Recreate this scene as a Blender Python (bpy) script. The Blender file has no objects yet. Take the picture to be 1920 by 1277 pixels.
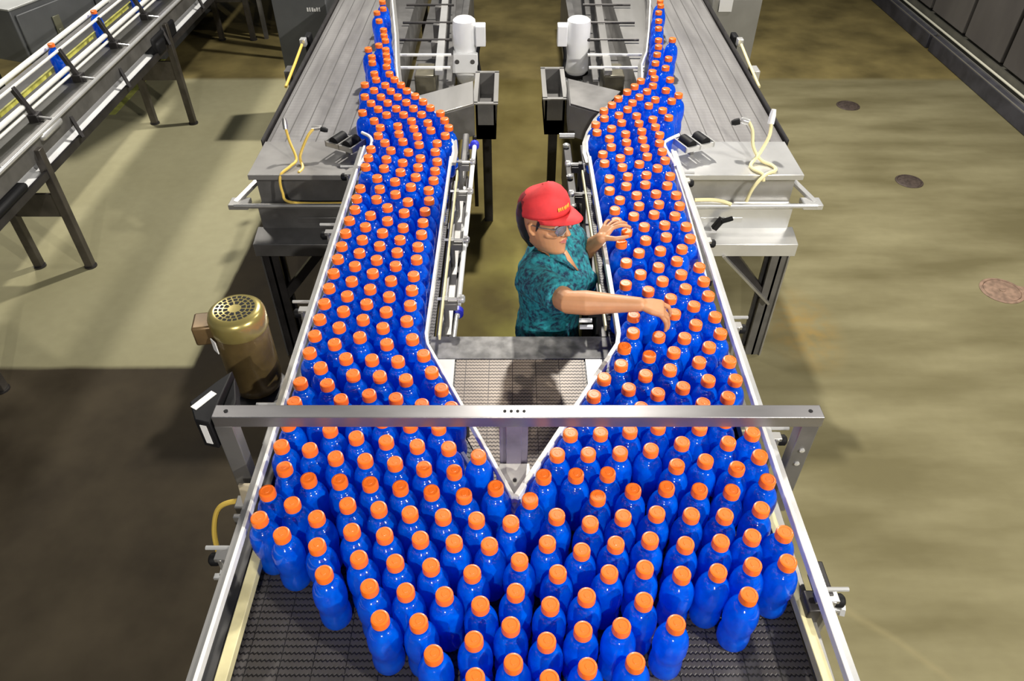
import bpy, math, random
from math import sin, cos, pi, radians as R
from mathutils import Vector as V, Matrix
random.seed(7)
SC = bpy.context.scene
COL = SC.collection

# ------------------------------------------------------------------ camera, light, exposure
cam_d = bpy.data.cameras.new('camera'); cam = bpy.data.objects.new('camera', cam_d); COL.objects.link(cam)
cam_d.sensor_width = 36.0; cam_d.lens = 36.0 * 1390 / 1920; cam_d.clip_start = .05; cam_d.clip_end = 100
cam.location = (0, 0, 2.97); cam.rotation_euler = (R(90 - 41.7), 0, 0)
SC.camera = cam
SC.view_settings.view_transform = 'Standard'; SC.view_settings.look = 'None'
SC.view_settings.gamma = 1; SC.view_settings.use_curve_mapping = False
SC.view_settings.exposure = 0.0
w = bpy.data.worlds.new('hall'); SC.world = w; w.use_nodes = True
w.node_tree.nodes['Background'].inputs[0].default_value = (.80, .86, 1.0, 1)
w.node_tree.nodes['Background'].inputs[1].default_value = .10

def lamp(loc, power, size=.5, col=(1, .95, .86), aim=None, spread=180):
    d = bpy.data.lights.new('hall_lamp', 'AREA'); d.shape = 'DISK'; d.size = size; d.energy = power; d.color = col; d.spread = R(spread)
    o = bpy.data.objects.new('hall_lamp', d); COL.objects.link(o); o.location = loc
    if aim: o.rotation_euler = (V(aim) - V(loc)).to_track_quat('-Z', 'Y').to_euler()
    return o
lamp((0.6, 7.0, 5.4), 500, .28, aim=(0.5, 2.0, 1))       # behind the line, throws the crossbar's shade forward
lamp((-5.2, 8.0, 5.6), 120, .8, aim=(-3.6, 5, 0), spread=110)
lamp((4.0, 4.2, 5.6), 105, .4, aim=(2.2, 3.2, .6))
lamp((4.3, -1.6, 4.7), 165, .20, aim=(1.4, 2.2, .9), spread=110)  # unseen low lamp, placed for right table front and side glints on bottles
lamp((-.3, -3.6, 4.4), 50, .13, aim=(-.1, 1.6, 1.1), spread=90)  # small unseen lamp added low behind camera for front bottle glints

# ------------------------------------------------------------------ materials
MATS = {}
def mat(name, col, rough=.5, metal=0., noise=0., scale=8., coat=0., bump=0., spec=.5, col2=None, stretch=None, sss=0.):
    m = bpy.data.materials.new(name); m.use_nodes = True; nt = m.node_tree; b = nt.nodes['Principled BSDF']
    b.inputs['Base Color'].default_value = (*col, 1); b.inputs['Roughness'].default_value = rough
    b.inputs['Metallic'].default_value = metal; b.inputs['Specular IOR Level'].default_value = spec
    b.inputs['Coat Weight'].default_value = coat; b.inputs['Coat Roughness'].default_value = .06
    if sss:
        b.inputs['Subsurface Weight'].default_value = sss; b.inputs['Subsurface Scale'].default_value = .02
    if noise or bump or col2:
        tc = nt.nodes.new('ShaderNodeTexCoord'); mp = nt.nodes.new('ShaderNodeMapping'); nz = nt.nodes.new('ShaderNodeTexNoise')
        nt.links.new(tc.outputs['Object'], mp.inputs[0]); nt.links.new(mp.outputs[0], nz.inputs['Vector'])
        if stretch: mp.inputs['Scale'].default_value = stretch
        nz.inputs['Scale'].default_value = scale; nz.inputs['Detail'].default_value = 5
        mx = nt.nodes.new('ShaderNodeMix'); mx.data_type = 'RGBA'
        c2 = col2 if col2 else tuple(c * (1 - noise) for c in col)
        mx.inputs['A'].default_value = (*c2, 1); mx.inputs['B'].default_value = (*[min(1, c * (1 + noise * .5)) for c in col], 1)
        rp = nt.nodes.new('ShaderNodeMapRange'); rp.inputs[1].default_value = .35; rp.inputs[2].default_value = .65
        nt.links.new(nz.outputs['Fac'], rp.inputs[0]); nt.links.new(rp.outputs[0], mx.inputs['Factor'])
        nt.links.new(mx.outputs['Result'], b.inputs['Base Color'])
        if bump:
            bp = nt.nodes.new('ShaderNodeBump'); bp.inputs['Strength'].default_value = bump; bp.inputs['Distance'].default_value = .01
            nt.links.new(nz.outputs['Fac'], bp.inputs['Height']); nt.links.new(bp.outputs[0], b.inputs['Normal'])
    MATS[name] = m; return m

class NT:
    """small helper to write node maths"""
    def __init__(s, m): s.m = m; s.nt = m.node_tree; s.b = s.nt.nodes['Principled BSDF']
    def n(s, t, **k):
        x = s.nt.nodes.new(t)
        for a, v in k.items(): setattr(x, a, v)
        return x
    def put(s, sock, v):
        if hasattr(v, 'is_output'): s.nt.links.new(v, sock)
        elif isinstance(v, (tuple, list)): sock.default_value = (*v, 1) if len(v) == 3 and len(sock.default_value) == 4 else v
        else: sock.default_value = v
    def ma(s, op, a, b=0., c=0., clamp=False):
        x = s.n('ShaderNodeMath', operation=op, use_clamp=clamp)
        for i, v in enumerate((a, b, c)): s.put(x.inputs[i], v)
        return x.outputs[0]
    def mix(s, f, a, b):
        x = s.n('ShaderNodeMix', data_type='RGBA'); s.put(x.inputs['Factor'], f); s.put(x.inputs['A'], a); s.put(x.inputs['B'], b)
        return x.outputs['Result']
    def pos(s):
        g = s.n('ShaderNodeNewGeometry'); x = s.n('ShaderNodeSeparateXYZ'); s.nt.links.new(g.outputs['Position'], x.inputs[0])
        return g.outputs['Position'], x.outputs[0], x.outputs[1], x.outputs[2]
    def noise(s, vec, scale, detail=5, lo=.35, hi=.65, sc=None):
        if sc:
            mp = s.n('ShaderNodeMapping'); mp.inputs['Scale'].default_value = sc; s.nt.links.new(vec, mp.inputs[0]); vec = mp.outputs[0]
        x = s.n('ShaderNodeTexNoise'); x.inputs['Scale'].default_value = scale; x.inputs['Detail'].default_value = detail
        s.nt.links.new(vec, x.inputs['Vector'])
        r = s.n('ShaderNodeMapRange'); r.inputs[1].default_value = lo; r.inputs[2].default_value = hi; s.nt.links.new(x.outputs['Fac'], r.inputs[0])
        return r.outputs[0]
    def step(s, v, edge, soft=.01):      # 0 below edge, 1 above
        r = s.n('ShaderNodeMapRange'); r.inputs[1].default_value = edge - soft; r.inputs[2].default_value = edge + soft; s.put(r.inputs[0], v)
        return r.outputs[0]

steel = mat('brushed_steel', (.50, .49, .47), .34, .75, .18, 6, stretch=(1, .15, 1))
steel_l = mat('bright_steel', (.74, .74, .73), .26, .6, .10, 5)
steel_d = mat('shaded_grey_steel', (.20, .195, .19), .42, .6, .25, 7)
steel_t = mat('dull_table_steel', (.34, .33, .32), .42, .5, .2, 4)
bar_m = mat('crossbar_steel', (.36, .35, .355), .30, .85, .2, 9, stretch=(.3, 1, 1))
black = mat('black_plastic', (.008, .008, .009), .6, spec=.2)
darkm = mat('dark_painted_steel', (.035, .032, .032), .45, .3, .3, 10)
whitep = mat('white_plastic_rail', (.82, .82, .78), .3, 0, .06, 20)
cream = mat('cream_wear_strip', (.66, .60, .34), .4, 0, .25, 9)
whitem = mat('white_enamel', (.93, .94, .95), .28, 0, .05, 8, coat=.3)
bluep = mat('blue_clamp_plastic', (.03, .04, .62), .4)
brassy = mat('bronze_motor_paint', (.20, .14, .055), .33, .55, .35, 9, coat=.2)
brassy2 = mat('bronze_fan_cover', (.40, .33, .11), .28, .6, .15, 9, coat=.3)
yellow = mat('yellow_cable_jacket', (.72, .50, .09), .45)
yelloww = mat('pale_yellow_cable_jacket', (.80, .72, .40), .45)
label_m = mat('white_label', (.75, .75, .74), .6)
paper = mat('paper_notice', (.72, .72, .72), .7, 0, .45, 30)
orange = mat('orange_cap', (.90, .165, .012), .38, 0, .05, 30, coat=.15)
skin = mat('skin', (.53, .26, .125), .5, 0, .10, 18, sss=.05)
lip = mat('lips', (.48, .15, .13), .45)
hairm = mat('black_hair', (.012, .010, .012), .38, 0, .4, 60, stretch=(1, 1, .2))
redcap = mat('red_cotton', (.78, .045, .05), .75, 0, .15, 25, bump=.1)
redcap_d = mat('dark_red_mesh', (.30, .012, .02), .8, 0, .3, 60)
gold = mat('gold_thread', (.85, .42, .05), .6)
eye_w = mat('eye_white', (.8, .8, .8), .2); eye_d = mat('eye_iris', (.03, .02, .015), .15)
trouser = mat('dark_trousers', (.015, .02, .03), .8, 0, .2, 30)
enclosure = mat('grey_enclosure_paint', (.11, .115, .12), .45, .2, .15, 4)
enclosure_l = mat('light_enclosure_top', (.42, .43, .42), .4, .2, .1, 4)
tape = mat('yellow_floor_tape', (.50, .52, .12), .6, 0, .25, 12)
drain_m = mat('cast_iron_cover', (.075, .055, .045), .6, .3, .35, 40)
rust_m = mat('rusty_cover', (.26, .17, .12), .7, .1, .35, 25)
curb_m = mat('dark_curb_paint', (.06, .06, .075), .5, .1, .35, 6)

# blue drink seen through the bottle wall
blue = mat('blue_drink_bottle', (.0, .10, .80), .12, 0, .0, coat=1.)
blue.node_tree.nodes['Principled BSDF'].inputs['Coat Roughness'].default_value = .02
q = NT(blue); nt = q.nt
P, px, py, pz = q.pos()
f = q.noise(P, 45, 3, .3, .7)
q.put(q.b.inputs['Base Color'], q.mix(f, (.0, .095, .72), (.0, .19, 1.0)))
tr = q.n('ShaderNodeBsdfTranslucent'); tr.inputs[0].default_value = (.0, .30, 1, 1)
mxs = q.n('ShaderNodeMixShader'); mxs.inputs[0].default_value = .50
out = nt.nodes['Material Output']
nt.links.new(q.b.outputs[0], mxs.inputs[1]); nt.links.new(tr.outputs[0], mxs.inputs[2]); nt.links.new(mxs.outputs[0], out.inputs[0])

# glasses lens
lens = bpy.data.materials.new('clear_lens'); lens.use_nodes = True; b_ = lens.node_tree.nodes['Principled BSDF']
b_.inputs['Base Color'].default_value = (.75, .82, .95, 1); b_.inputs['Transmission Weight'].default_value = .85
b_.inputs['Roughness'].default_value = .05; b_.inputs['IOR'].default_value = 1.15

def belt_mat(name, c0, c1, pitch=.019):
    m = mat(name, c0, .45, .1); q = NT(m); P, x, y, z = q.pos()
    zig = q.ma('MULTIPLY', q.ma('PINGPONG', x, .006), .8)
    ph = q.ma('FRACT', q.ma('DIVIDE', q.ma('ADD', y, zig), pitch))
    ln = q.step(ph, .30, .08)
    seg = q.step(q.ma('FRACT', q.ma('DIVIDE', x, .085)), .03, .01)
    nz = q.noise(P, 5, 4, .3, .7)
    col = q.mix(q.ma('MULTIPLY', ln, seg), c1, q.mix(nz, c0, tuple(c * 1.5 for c in c0)))
    q.put(q.b.inputs['Base Color'], col)
    bp = q.n('ShaderNodeBump'); bp.inputs['Strength'].default_value = .5; bp.inputs['Distance'].default_value = .003
    q.nt.links.new(ln, bp.inputs['Height']); q.nt.links.new(bp.outputs[0], q.b.inputs['Normal'])
    return m
belt_m = belt_mat('dark_modular_belt', (.055, .050, .048), (.010, .009, .010))
belt_b = belt_mat('tan_modular_belt', (.20, .16, .125), (.05, .036, .032), .016)

def slat_mat():
    m = mat('steel_slat_chain', (.30, .29, .285), .40, .45); q = NT(m); P, x, y, z = q.pos()
    ph = q.ma('FRACT', q.ma('DIVIDE', x, .0826))
    ln = q.step(ph, .07, .03)
    row = q.step(q.ma('FRACT', q.ma('DIVIDE', y, .038)), .06, .05)
    nz = q.noise(P, 3, 5, .3, .7, (5, .6, 1))
    base = q.mix(nz, (.23, .222, .22), (.36, .35, .345))
    q.put(q.b.inputs['Base Color'], q.mix(ln, (.13, .125, .12), q.mix(row, (.22, .21, .21), base)))
    return m
slat = slat_mat()

def floor_mat():
    m = mat('stained_concrete', (.4, .38, .27), .75, spec=.08); q = NT(m); P, x, y, z = q.pos()
    big = q.noise(P, .55, 6, .3, .7); mid = q.noise(P, 2.3, 6, .3, .7); fine = q.noise(P, 14, 6, .3, .7)
    streak = q.noise(P, 2.0, 5, .35, .7, (.45, 1.6, 1))
    wob = q.ma('MULTIPLY', q.ma('SUBTRACT', mid, .5), .02)
    yy = q.ma('ADD', y, wob); xx = q.ma('ADD', x, wob)
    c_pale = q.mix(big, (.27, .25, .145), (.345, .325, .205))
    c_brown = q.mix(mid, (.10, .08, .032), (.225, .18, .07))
    c_grey_dim = q.mix(mid, (.026, .020, .013), (.062, .050, .033))  # near-left slab: its own darker concrete, with dim light painted in too
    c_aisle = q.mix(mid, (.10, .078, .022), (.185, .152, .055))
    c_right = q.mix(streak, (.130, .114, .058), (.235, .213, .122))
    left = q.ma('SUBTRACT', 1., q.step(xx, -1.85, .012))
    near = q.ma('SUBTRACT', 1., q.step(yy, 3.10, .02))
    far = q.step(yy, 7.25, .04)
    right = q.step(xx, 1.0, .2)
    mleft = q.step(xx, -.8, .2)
    col = q.mix(mleft, c_grey_dim, c_aisle)
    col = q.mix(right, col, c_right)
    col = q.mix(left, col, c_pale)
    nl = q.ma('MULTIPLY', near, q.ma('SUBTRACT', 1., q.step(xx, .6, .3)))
    col = q.mix(nl, col, c_grey_dim)
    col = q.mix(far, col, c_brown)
    # rust bloom beside the right table leg and a hairline repair near the front right
    def blob(cx, cy, rx, ry):
        a = q.ma('DIVIDE', q.ma('SUBTRACT', x, cx), rx); b = q.ma('DIVIDE', q.ma('SUBTRACT', y, cy), ry)
        d = q.ma('SQRT', q.ma('ADD', q.ma('MULTIPLY', a, a), q.ma('MULTIPLY', b, b)))
        return q.ma('SUBTRACT', 1., q.step(d, .7, .5))
    rb = q.ma('MULTIPLY', blob(1.78, 3.45, .22, .38), q.ma('MULTIPLY', fine, .8))
    col = q.mix(rb, col, (.26, .17, .05))
    yb = q.ma('MULTIPLY', blob(0, 3.2, .28, 1.6), q.ma('MULTIPLY', mid, .45))
    col = q.mix(yb, col, (.33, .33, .07))
    crk = q.ma('ABSOLUTE', q.ma('SUBTRACT', q.ma('ADD', y, q.ma('MULTIPLY', x, .95)), q.ma('ADD', 2.93, q.ma('MULTIPLY', mid, .06))))
    ck = q.ma('MULTIPLY', q.ma('SUBTRACT', 1., q.step(crk, .02, .016)), q.ma('MULTIPLY', q.step(x, 1.2, .1), .3))
    col = q.mix(ck, col, (.27, .23, .12))
    col = q.mix(q.ma('MULTIPLY', fine, .10), col, (.09, .075, .045))
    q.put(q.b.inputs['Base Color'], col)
    q.put(q.b.inputs['Roughness'], q.ma('ADD', .62, q.ma('MULTIPLY', mid, .25)))
    return m
floor_m = floor_mat()

def shirt_mat():
    m = mat('teal_print_cotton', (.02, .22, .26), .85); q = NT(m); P, x, y, z = q.pos()
    n1 = q.noise(P, 42, 4, .42, .58); n2 = q.noise(P, 90, 3, .45, .6)
    c = q.mix(n1, (.004, .025, .065), (.006, .185, .23)); c = q.mix(q.ma('MULTIPLY', n2, .35), c, (.03, .36, .40))
    q.put(q.b.inputs['Base Color'], c); return m
shirt_m = shirt_mat()

def panel_mat():
    m = mat('dark_wall_panel', (.13, .12, .115), .5, .1); q = NT(m); P, x, y, z = q.pos()
    n1 = q.noise(P, 1.2, 6, .3, .7, (1, 1.5, .5)); q.put(q.b.inputs['Base Color'], q.mix(n1, (.085, .078, .078), (.16, .15, .142))); return m
panel_m = panel_mat()

# ------------------------------------------------------------------ mesh helpers
def empty(name, loc, label, cat, group=None):
    o = bpy.data.objects.new(name, None); COL.objects.link(o); o.location = loc; o.empty_display_size = .05
    return tag(o, label, cat, group)
def tag(o, label=None, cat=None, group=None, kind=None):
    if label: o['label'] = label
    if cat: o['category'] = cat
    if group: o['group'] = group
    if kind: o['kind'] = kind
    return o
def frame_of(d):
    d = V(d).normalized(); a = V((0, 0, 1)) if abs(d.z) < .95 else V((0, 1, 0))
    u = d.cross(a).normalized(); return u, u.cross(d).normalized()

class G:
    def __init__(s): s.v = []; s.f = []; s.mi = []; s.cur = 0
    def add(s, vs, fs):
        k = len(s.v); s.v += [tuple(v) for v in vs]; s.f += [tuple(i + k for i in f) for f in fs]; s.mi += [s.cur] * len(fs); return s
    def box(s, x0, x1, y0, y1, z0, z1, M=None):
        vs = [V((x, y, z)) for z in (z0, z1) for y in (y0, y1) for x in (x0, x1)]
        if M: vs = [M @ v for v in vs]
        return s.add(vs, [(0, 2, 3, 1), (4, 5, 7, 6), (0, 1, 5, 4), (2, 6, 7, 3), (0, 4, 6, 2), (1, 3, 7, 5)])
    def cbox(s, c, sz, rz=0, rx=0, ry=0):
        M = Matrix.Translation(c) @ Matrix.Rotation(rz, 4, 'Z') @ Matrix.Rotation(ry, 4, 'Y') @ Matrix.Rotation(rx, 4, 'X')
        a, b, c2 = [k / 2 for k in sz]; return s.box(-a, a, -b, b, -c2, c2, M)
    def beam(s, p, q, w, h, up=(0, 0, 1)):
        """rectangular bar from p to q, w wide and h tall"""
        p, q = V(p), V(q); d = (q - p).normalized(); u = d.cross(V(up))
        if u.length < 1e-3: u = d.cross(V((0, 1, 0)))
        u.normalize(); t = u.cross(d)
        vs = [e + u * a * w / 2 + t * b * h / 2 for e in (p, q) for a, b in ((-1, -1), (1, -1), (1, 1), (-1, 1))]
        return s.add(vs, [(0, 3, 2, 1), (4, 5, 6, 7), (0, 1, 5, 4), (1, 2, 6, 5), (2, 3, 7, 6), (3, 0, 4, 7)])
    def tube(s, pts, r, n=10, caps=True, flat=1., dome=False):
        pts = [V(p) for p in pts]; rs = r if isinstance(r, (list, tuple)) else [r] * len(pts)
        if dome:
            d0 = (pts[0] - pts[1]).normalized(); d1 = (pts[-1] - pts[-2]).normalized()
            a, b = [], []
            for t in (.35, .7, .93):
                a.append((pts[0] + d0 * rs[0] * t, rs[0] * math.sqrt(1 - t * t))); b.append((pts[-1] + d1 * rs[-1] * t, rs[-1] * math.sqrt(1 - t * t)))
            pts = [p for p, _ in reversed(a)] + pts + [p for p, _ in b]; rs = [q for _, q in reversed(a)] + list(rs) + [q for _, q in b]
        u, t = None, None; vs = []; m = len(pts)
        for i, p in enumerate(pts):
            d = (pts[min(i + 1, m - 1)] - pts[max(i - 1, 0)]).normalized()
            if u is None: u, t = frame_of(d)
            else:
                u = (u - d * u.dot(d)).normalized(); t = u.cross(d).normalized()
            for k in range(n):
                a = 2 * pi * k / n; vs.append(p + u * cos(a) * rs[i] + t * sin(a) * rs[i] * flat)
        fs = [(i * n + k, i * n + (k + 1) % n, (i + 1) * n + (k + 1) % n, (i + 1) * n + k) for i in range(m - 1) for k in range(n)]
        if caps: fs += [tuple(range(n - 1, -1, -1)), tuple((m - 1) * n + k for k in range(n))]
        return s.add(vs, fs)
    def lathe(s, prof, c=(0, 0, 0), n=24, axis=(0, 0, 1), knurl=0):
        c = V(c); ax = V(axis).normalized(); u, t = frame_of(ax) if abs(ax.z) < .99 else (V((1, 0, 0)), V((0, 1, 0)))
        vs = []
        for r, z in prof:
            for k in range(n):
                a = 2 * pi * k / n; rr = r * (1 - (knurl if k % 2 else 0)); vs.append(c + ax * z + u * cos(a) * rr + t * sin(a) * rr)
        m = len(prof); fs = [(i * n + k, i * n + (k + 1) % n, (i + 1) * n + (k + 1) % n, (i + 1) * n + k) for i in range(m - 1) for k in range(n)]
        fs += [tuple(range(n - 1, -1, -1)), tuple((m - 1) * n + k for k in range(n))]
        return s.add(vs, fs)
    def prism(s, poly, z0, z1):
        n = len(poly); vs = [(x, y, z) for z in (z0, z1) for x, y in poly]
        fs = [tuple(range(n - 1, -1, -1)), tuple(range(n, 2 * n))] + [(i, (i + 1) % n, n + (i + 1) % n, n + i) for i in range(n)]
        return s.add(vs, fs)
    def strip(s, line, w, z0, z1):
        """bent bar of width w that follows a 2-D line"""
        L, Rr = [], []
        for i, p in enumerate(line):
            a = V(line[max(i - 1, 0)]).to_3d(); b = V(line[min(i + 1, len(line) - 1)]).to_3d(); d = (b - a).normalized(); nrm = V((-d.y, d.x, 0))
            p = V(p).to_3d(); L.append(p + nrm * w / 2); Rr.append(p - nrm * w / 2)
        vs = []
        for a, b in zip(L, Rr): vs += [(a.x, a.y, z0), (b.x, b.y, z0), (b.x, b.y, z1), (a.x, a.y, z1)]
        m = len(line); fs = [(0, 3, 2, 1), tuple((m - 1) * 4 + k for k in range(4))]
        for i in range(m - 1):
            for k in range(4): fs.append((i * 4 + k, i * 4 + (k + 1) % 4, (i + 1) * 4 + (k + 1) % 4, (i + 1) * 4 + k))
        return s.add(vs, fs)
    def build(s, name, m, parent=None, bevel=0., smooth=True, ang=40, **tg):
        me = bpy.data.meshes.new(name); off = V(parent.matrix_world.translation) if False else (absloc(parent) if parent else V((0, 0, 0)))
        me.from_pydata([V(v) - off for v in s.v], [], s.f); me.validate()
        for x in (m if isinstance(m, (list, tuple)) else [m]): me.materials.append(x)
        if isinstance(m, (list, tuple)): me.polygons.foreach_set('material_index', s.mi[:len(me.polygons)])
        import bmesh
        bm = bmesh.new(); bm.from_mesh(me); bmesh.ops.recalc_face_normals(bm, faces=bm.faces); bm.to_mesh(me); bm.free()
        if smooth: me.shade_smooth(); me.set_sharp_from_angle(angle=R(ang))
        o = bpy.data.objects.new(name, me); COL.objects.link(o)
        if parent: o.parent = parent
        if bevel:
            bv = o.modifiers.new('bevel', 'BEVEL'); bv.width = bevel; bv.segments = 2; bv.limit_method = 'ANGLE'; bv.angle_limit = R(50)
        tag(o, **tg); return o
def absloc(o):
    v = V((0, 0, 0))
    while o: v += V(o.location); o = o.parent
    return v
def arc(cx, cy, r, a0, a1, n): return [(cx + r * cos(R(a0 + (a1 - a0) * i / n)), cy + r * sin(R(a0 + (a1 - a0) * i / n))) for i in range(n + 1)]
def smooth_line(pts, n=6):
    pts = [V(p) for p in pts]; o = []
    for i in range(len(pts) - 1):
        p0, p1, p2, p3 = pts[max(i - 1, 0)], pts[i], pts[i + 1], pts[min(i + 2, len(pts) - 1)]
        for k in range(n):
            t = k / n; o.append(.5 * ((2 * p1) + (p2 - p0) * t + (2 * p0 - 5 * p1 + 4 * p2 - p3) * t * t + (3 * p1 - p0 - 3 * p2 + p3) * t ** 3))
    return o + [pts[-1]]

# ================================================================== THE SETTING
g = G(); g.box(-9, 6, -3, 16, -.12, 0)
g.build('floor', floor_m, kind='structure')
g = G(); g.box(4.66, 4.8, -3, 16, 0, 4.2); wall = g.build('wall_right', darkm, kind='structure')
yy = -3.2
g = G()
while yy < 15:
    g.box(4.60, 4.66, yy + .03, yy + .75, .27, 1.75); g.box(4.60, 4.66, yy + .03, yy + .75, 1.79, 3.3); yy += .78
g.build('wall_panels', panel_m, wall, bevel=.008)
g = G(); g.box(4.61, 4.66, -3, 16, .0, .235); g.build('wall_plinth', mat('plinth_paint', (.15, .145, .12), .5, 0, .2, 5), wall)
g = G(); yy = -3
for a, b in ((-3, 4.0), (4.06, 8.02), (8.08, 11.9), (11.96, 16)):
    g.box(4.46, 4.545, a, b, 0, .15)
g.build('trim_1', curb_m, bevel=.008, kind='structure')
g = G(); g.box(4.462, 4.474, -3, 16, .15, .156); g.box(4.535, 4.545, -3, 16, .15, .163); t_ = g.build('trim_2', steel, kind='structure')
g = G(); g.tube([(4.575, -3, .185), (4.575, 16, .185)], .011, 8); g.build('trim_3', mat('pale_pipe_paint', (.75, .73, .6), .35), kind='structure')

def cover(x, y, r, m, lab):
    t = empty('floor_drain', (x, y, 0), lab, 'drain cover', 'round covers in the right-hand floor')
    g = G(); g.lathe([(r * .82, 0), (r * .82, .004), (r * .78, .006)], (x, y, 0), 32); g.build('cover_plate', m, t)
    g = G(); g.lathe([(r, 0), (r, .003), (r * .95, .007), (r * .86, .007), (r * .84, .0005)], (x, y, 0), 32); g.build('rim', m, t)
    g = G(); g.lathe([(r * .14, .005), (r * .14, .009), (r * .1, .01)], (x, y, 0), 12); g.build('lift_boss', m, t)
    if m is rust_m:
        g = G(); g.prism([(x + r * .8, y - .02), (x + r * 1.55, y - .05), (x + r * 1.6, y + .02), (x + r * .9, y + .045)], 0, .006); g.build('side_tab', m, t)
cover(3.14, 6.63, .105, drain_m, 'small dark round floor drain cover, farthest of the three along the wall')
cover(3.15, 5.23, .105, drain_m, 'dark round floor cover between the far one and the rusty one')
cover(3.19, 3.82, .135, rust_m, 'largest floor cover, rusty brown, nearest the right edge of the photo')
g = G(); g.box(-3.75, -3.63, 6.44, 8.65, 0, .002)
tag(g.build('floor_tape', tape), 'yellow tape stripe on the floor under the side conveyor', 'floor tape')

# ================================================================== CONVEYORS
ZB = 1.09
conv = empty('bottle_conveyor', (0, 2, 0), 'steel V-shaped conveyor where two bottle lanes merge into one wide belt', 'conveyor')
INL = [(.004, 1.256), (-.290, 1.895), (-.300, 1.95), (-.300, 2.02), (-.294, 3.24)]
INR = [(.010, 1.256), (.362, 1.895), (.373, 1.95), (.374, 2.02), (.371, 3.24)]
FARL = [(-.291, 3.20), (-.286, 3.30), (-.297, 3.42), (-.335, 3.56), (-.40, 3.71), (-.475, 3.87), (-.56, 3.99), (-.62, 4.06), (-.653, 4.16), (-.69, 4.4), (-.755, 4.9), (-.86, 5.6), (-.98, 6.6), (-1.1, 8.5)]
FARR = [(.374, 3.20), (.366, 3.30), (.372, 3.40), (.40, 3.52), (.45, 3.67), (.52, 3.81), (.62, 3.95), (.70, 4.06), (.745, 4.16), (.775, 4.4), (.83, 4.6), (.90, 5.0), (.985, 5.55), (1.09, 6.5), (1.24, 8.5)]
g = G(); g.prism([(-.73, .2), (.76, .2), (.76, 1.2), (.76, 2.0), (-.73, 2.0)], ZB - .03, ZB); g.build('wide_belt', belt_m, conv)
g = G(); g.box(-.73, -.30, 2.0, 3.70, ZB - .03, ZB); g.build('left_lane_belt', belt_m, conv)
g = G(); g.box(.37, .77, 2.0, 3.70, ZB - .03, ZB); g.build('right_lane_belt', belt_m, conv)
g = G(); g.prism([(-.205, 2.0), (.265, 2.0), (.265, 1.74), (.04, 1.34), (-.02, 1.34), (-.205, 1.74)], ZB, ZB + .004)
g.build('centre_belt', belt_b, conv, label='bare tan centre belt inside the V')
g = G(); g.prism([(-.29, 2.0), (-.21, 2.0), (-.21, 1.74), (-.235, 1.78)], ZB, ZB + .006); g.build('filler_plate', steel_t, conv, bevel=.001)
g = G(); g.prism([(.27, 2.0), (.36, 2.0), (.29, 1.78), (.27, 1.74)], ZB, ZB + .006); g.build('filler_plate', steel_t, conv, bevel=.001)
g = G(); g.prism([(-.31, 2.0), (.375, 2.0), (.375, 2.125), (-.31, 2.125)], ZB - .01, ZB + .008); g.box(-.31, .375, 2.10, 2.125, ZB - .12, ZB - .01)
g.build('end_plate', mat('mottled_end_plate', (.20, .195, .19), .6, 0, .5, 22), conv, bevel=.002)
# side frames under the belt edges
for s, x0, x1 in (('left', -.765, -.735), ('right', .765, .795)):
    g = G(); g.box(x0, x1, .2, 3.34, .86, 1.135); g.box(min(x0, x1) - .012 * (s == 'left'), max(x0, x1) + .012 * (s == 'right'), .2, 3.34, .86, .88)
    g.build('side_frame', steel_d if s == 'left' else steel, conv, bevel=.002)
g = G(); g.box(-.29, -.262, 2.12, 3.3, .84, 1.10); g.build('inner_frame', steel_d, conv, bevel=.002)
g = G(); g.box(.335, .363, 2.12, 3.3, .84, 1.10); g.build('inner_frame', darkm, conv, bevel=.002)
# guide rails: a pale plastic face carried on a steel channel
def rail(line, z0, z1, m=whitep, back=None, w=.013, side=1):
    g = G(); g.strip(line, w, z0, z1); r = g.build('guide_rail', m, conv, bevel=.002)
    if back:
        off = [(x + side * .014, y) for x, y in line]
        g = G(); g.strip(off, .018, z0 + .004, z1 - .008); g.build('rail_channel', back, r)
    return r
rail([(-.722, .2), (-.722, 3.34)], 1.245, 1.272, whitep, steel, .010, -1)
rail([(.778, .2), (.766, 1.3), (.770, 2.0), (.777, 2.4), (.776, 3.30)], 1.245, 1.272, whitep, steel_l, .012, 1)
rail([(-.706, .2), (-.706, 1.34)], 1.135, 1.165, cream, None, .030)
rail([(.782, .2), (.750, 1.26), (.752, 1.9)], 1.13, 1.165, cream, None, .026)
rail([(.744, 2.27), (.750, 2.4), (.764, 2.85), (.766, 3.28)], 1.225, 1.262, whitep, darkm, .008, 1)
rail(INL, 1.235, 1.268, whitep, None, .011); rail(INR, 1.235, 1.268, whitep, None, .016)
rail([(-.155, 1.49), (-.085, 1.36), (-.04, 1.31)], 1.15, 1.18, whitep, None, .012)
rail(FARL, 1.235, 1.262, whitep, steel, .010, 1); rail(FARR, 1.235, 1.262, whitep, steel_d, .010, -1)
rail([(-.262, 2.0), (-.262, 3.2)], 1.19, 1.215, cream, None, .009)
rail([(.342, 2.05), (.338, 3.2)], 1.19, 1.215, cream, None, .009)
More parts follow.
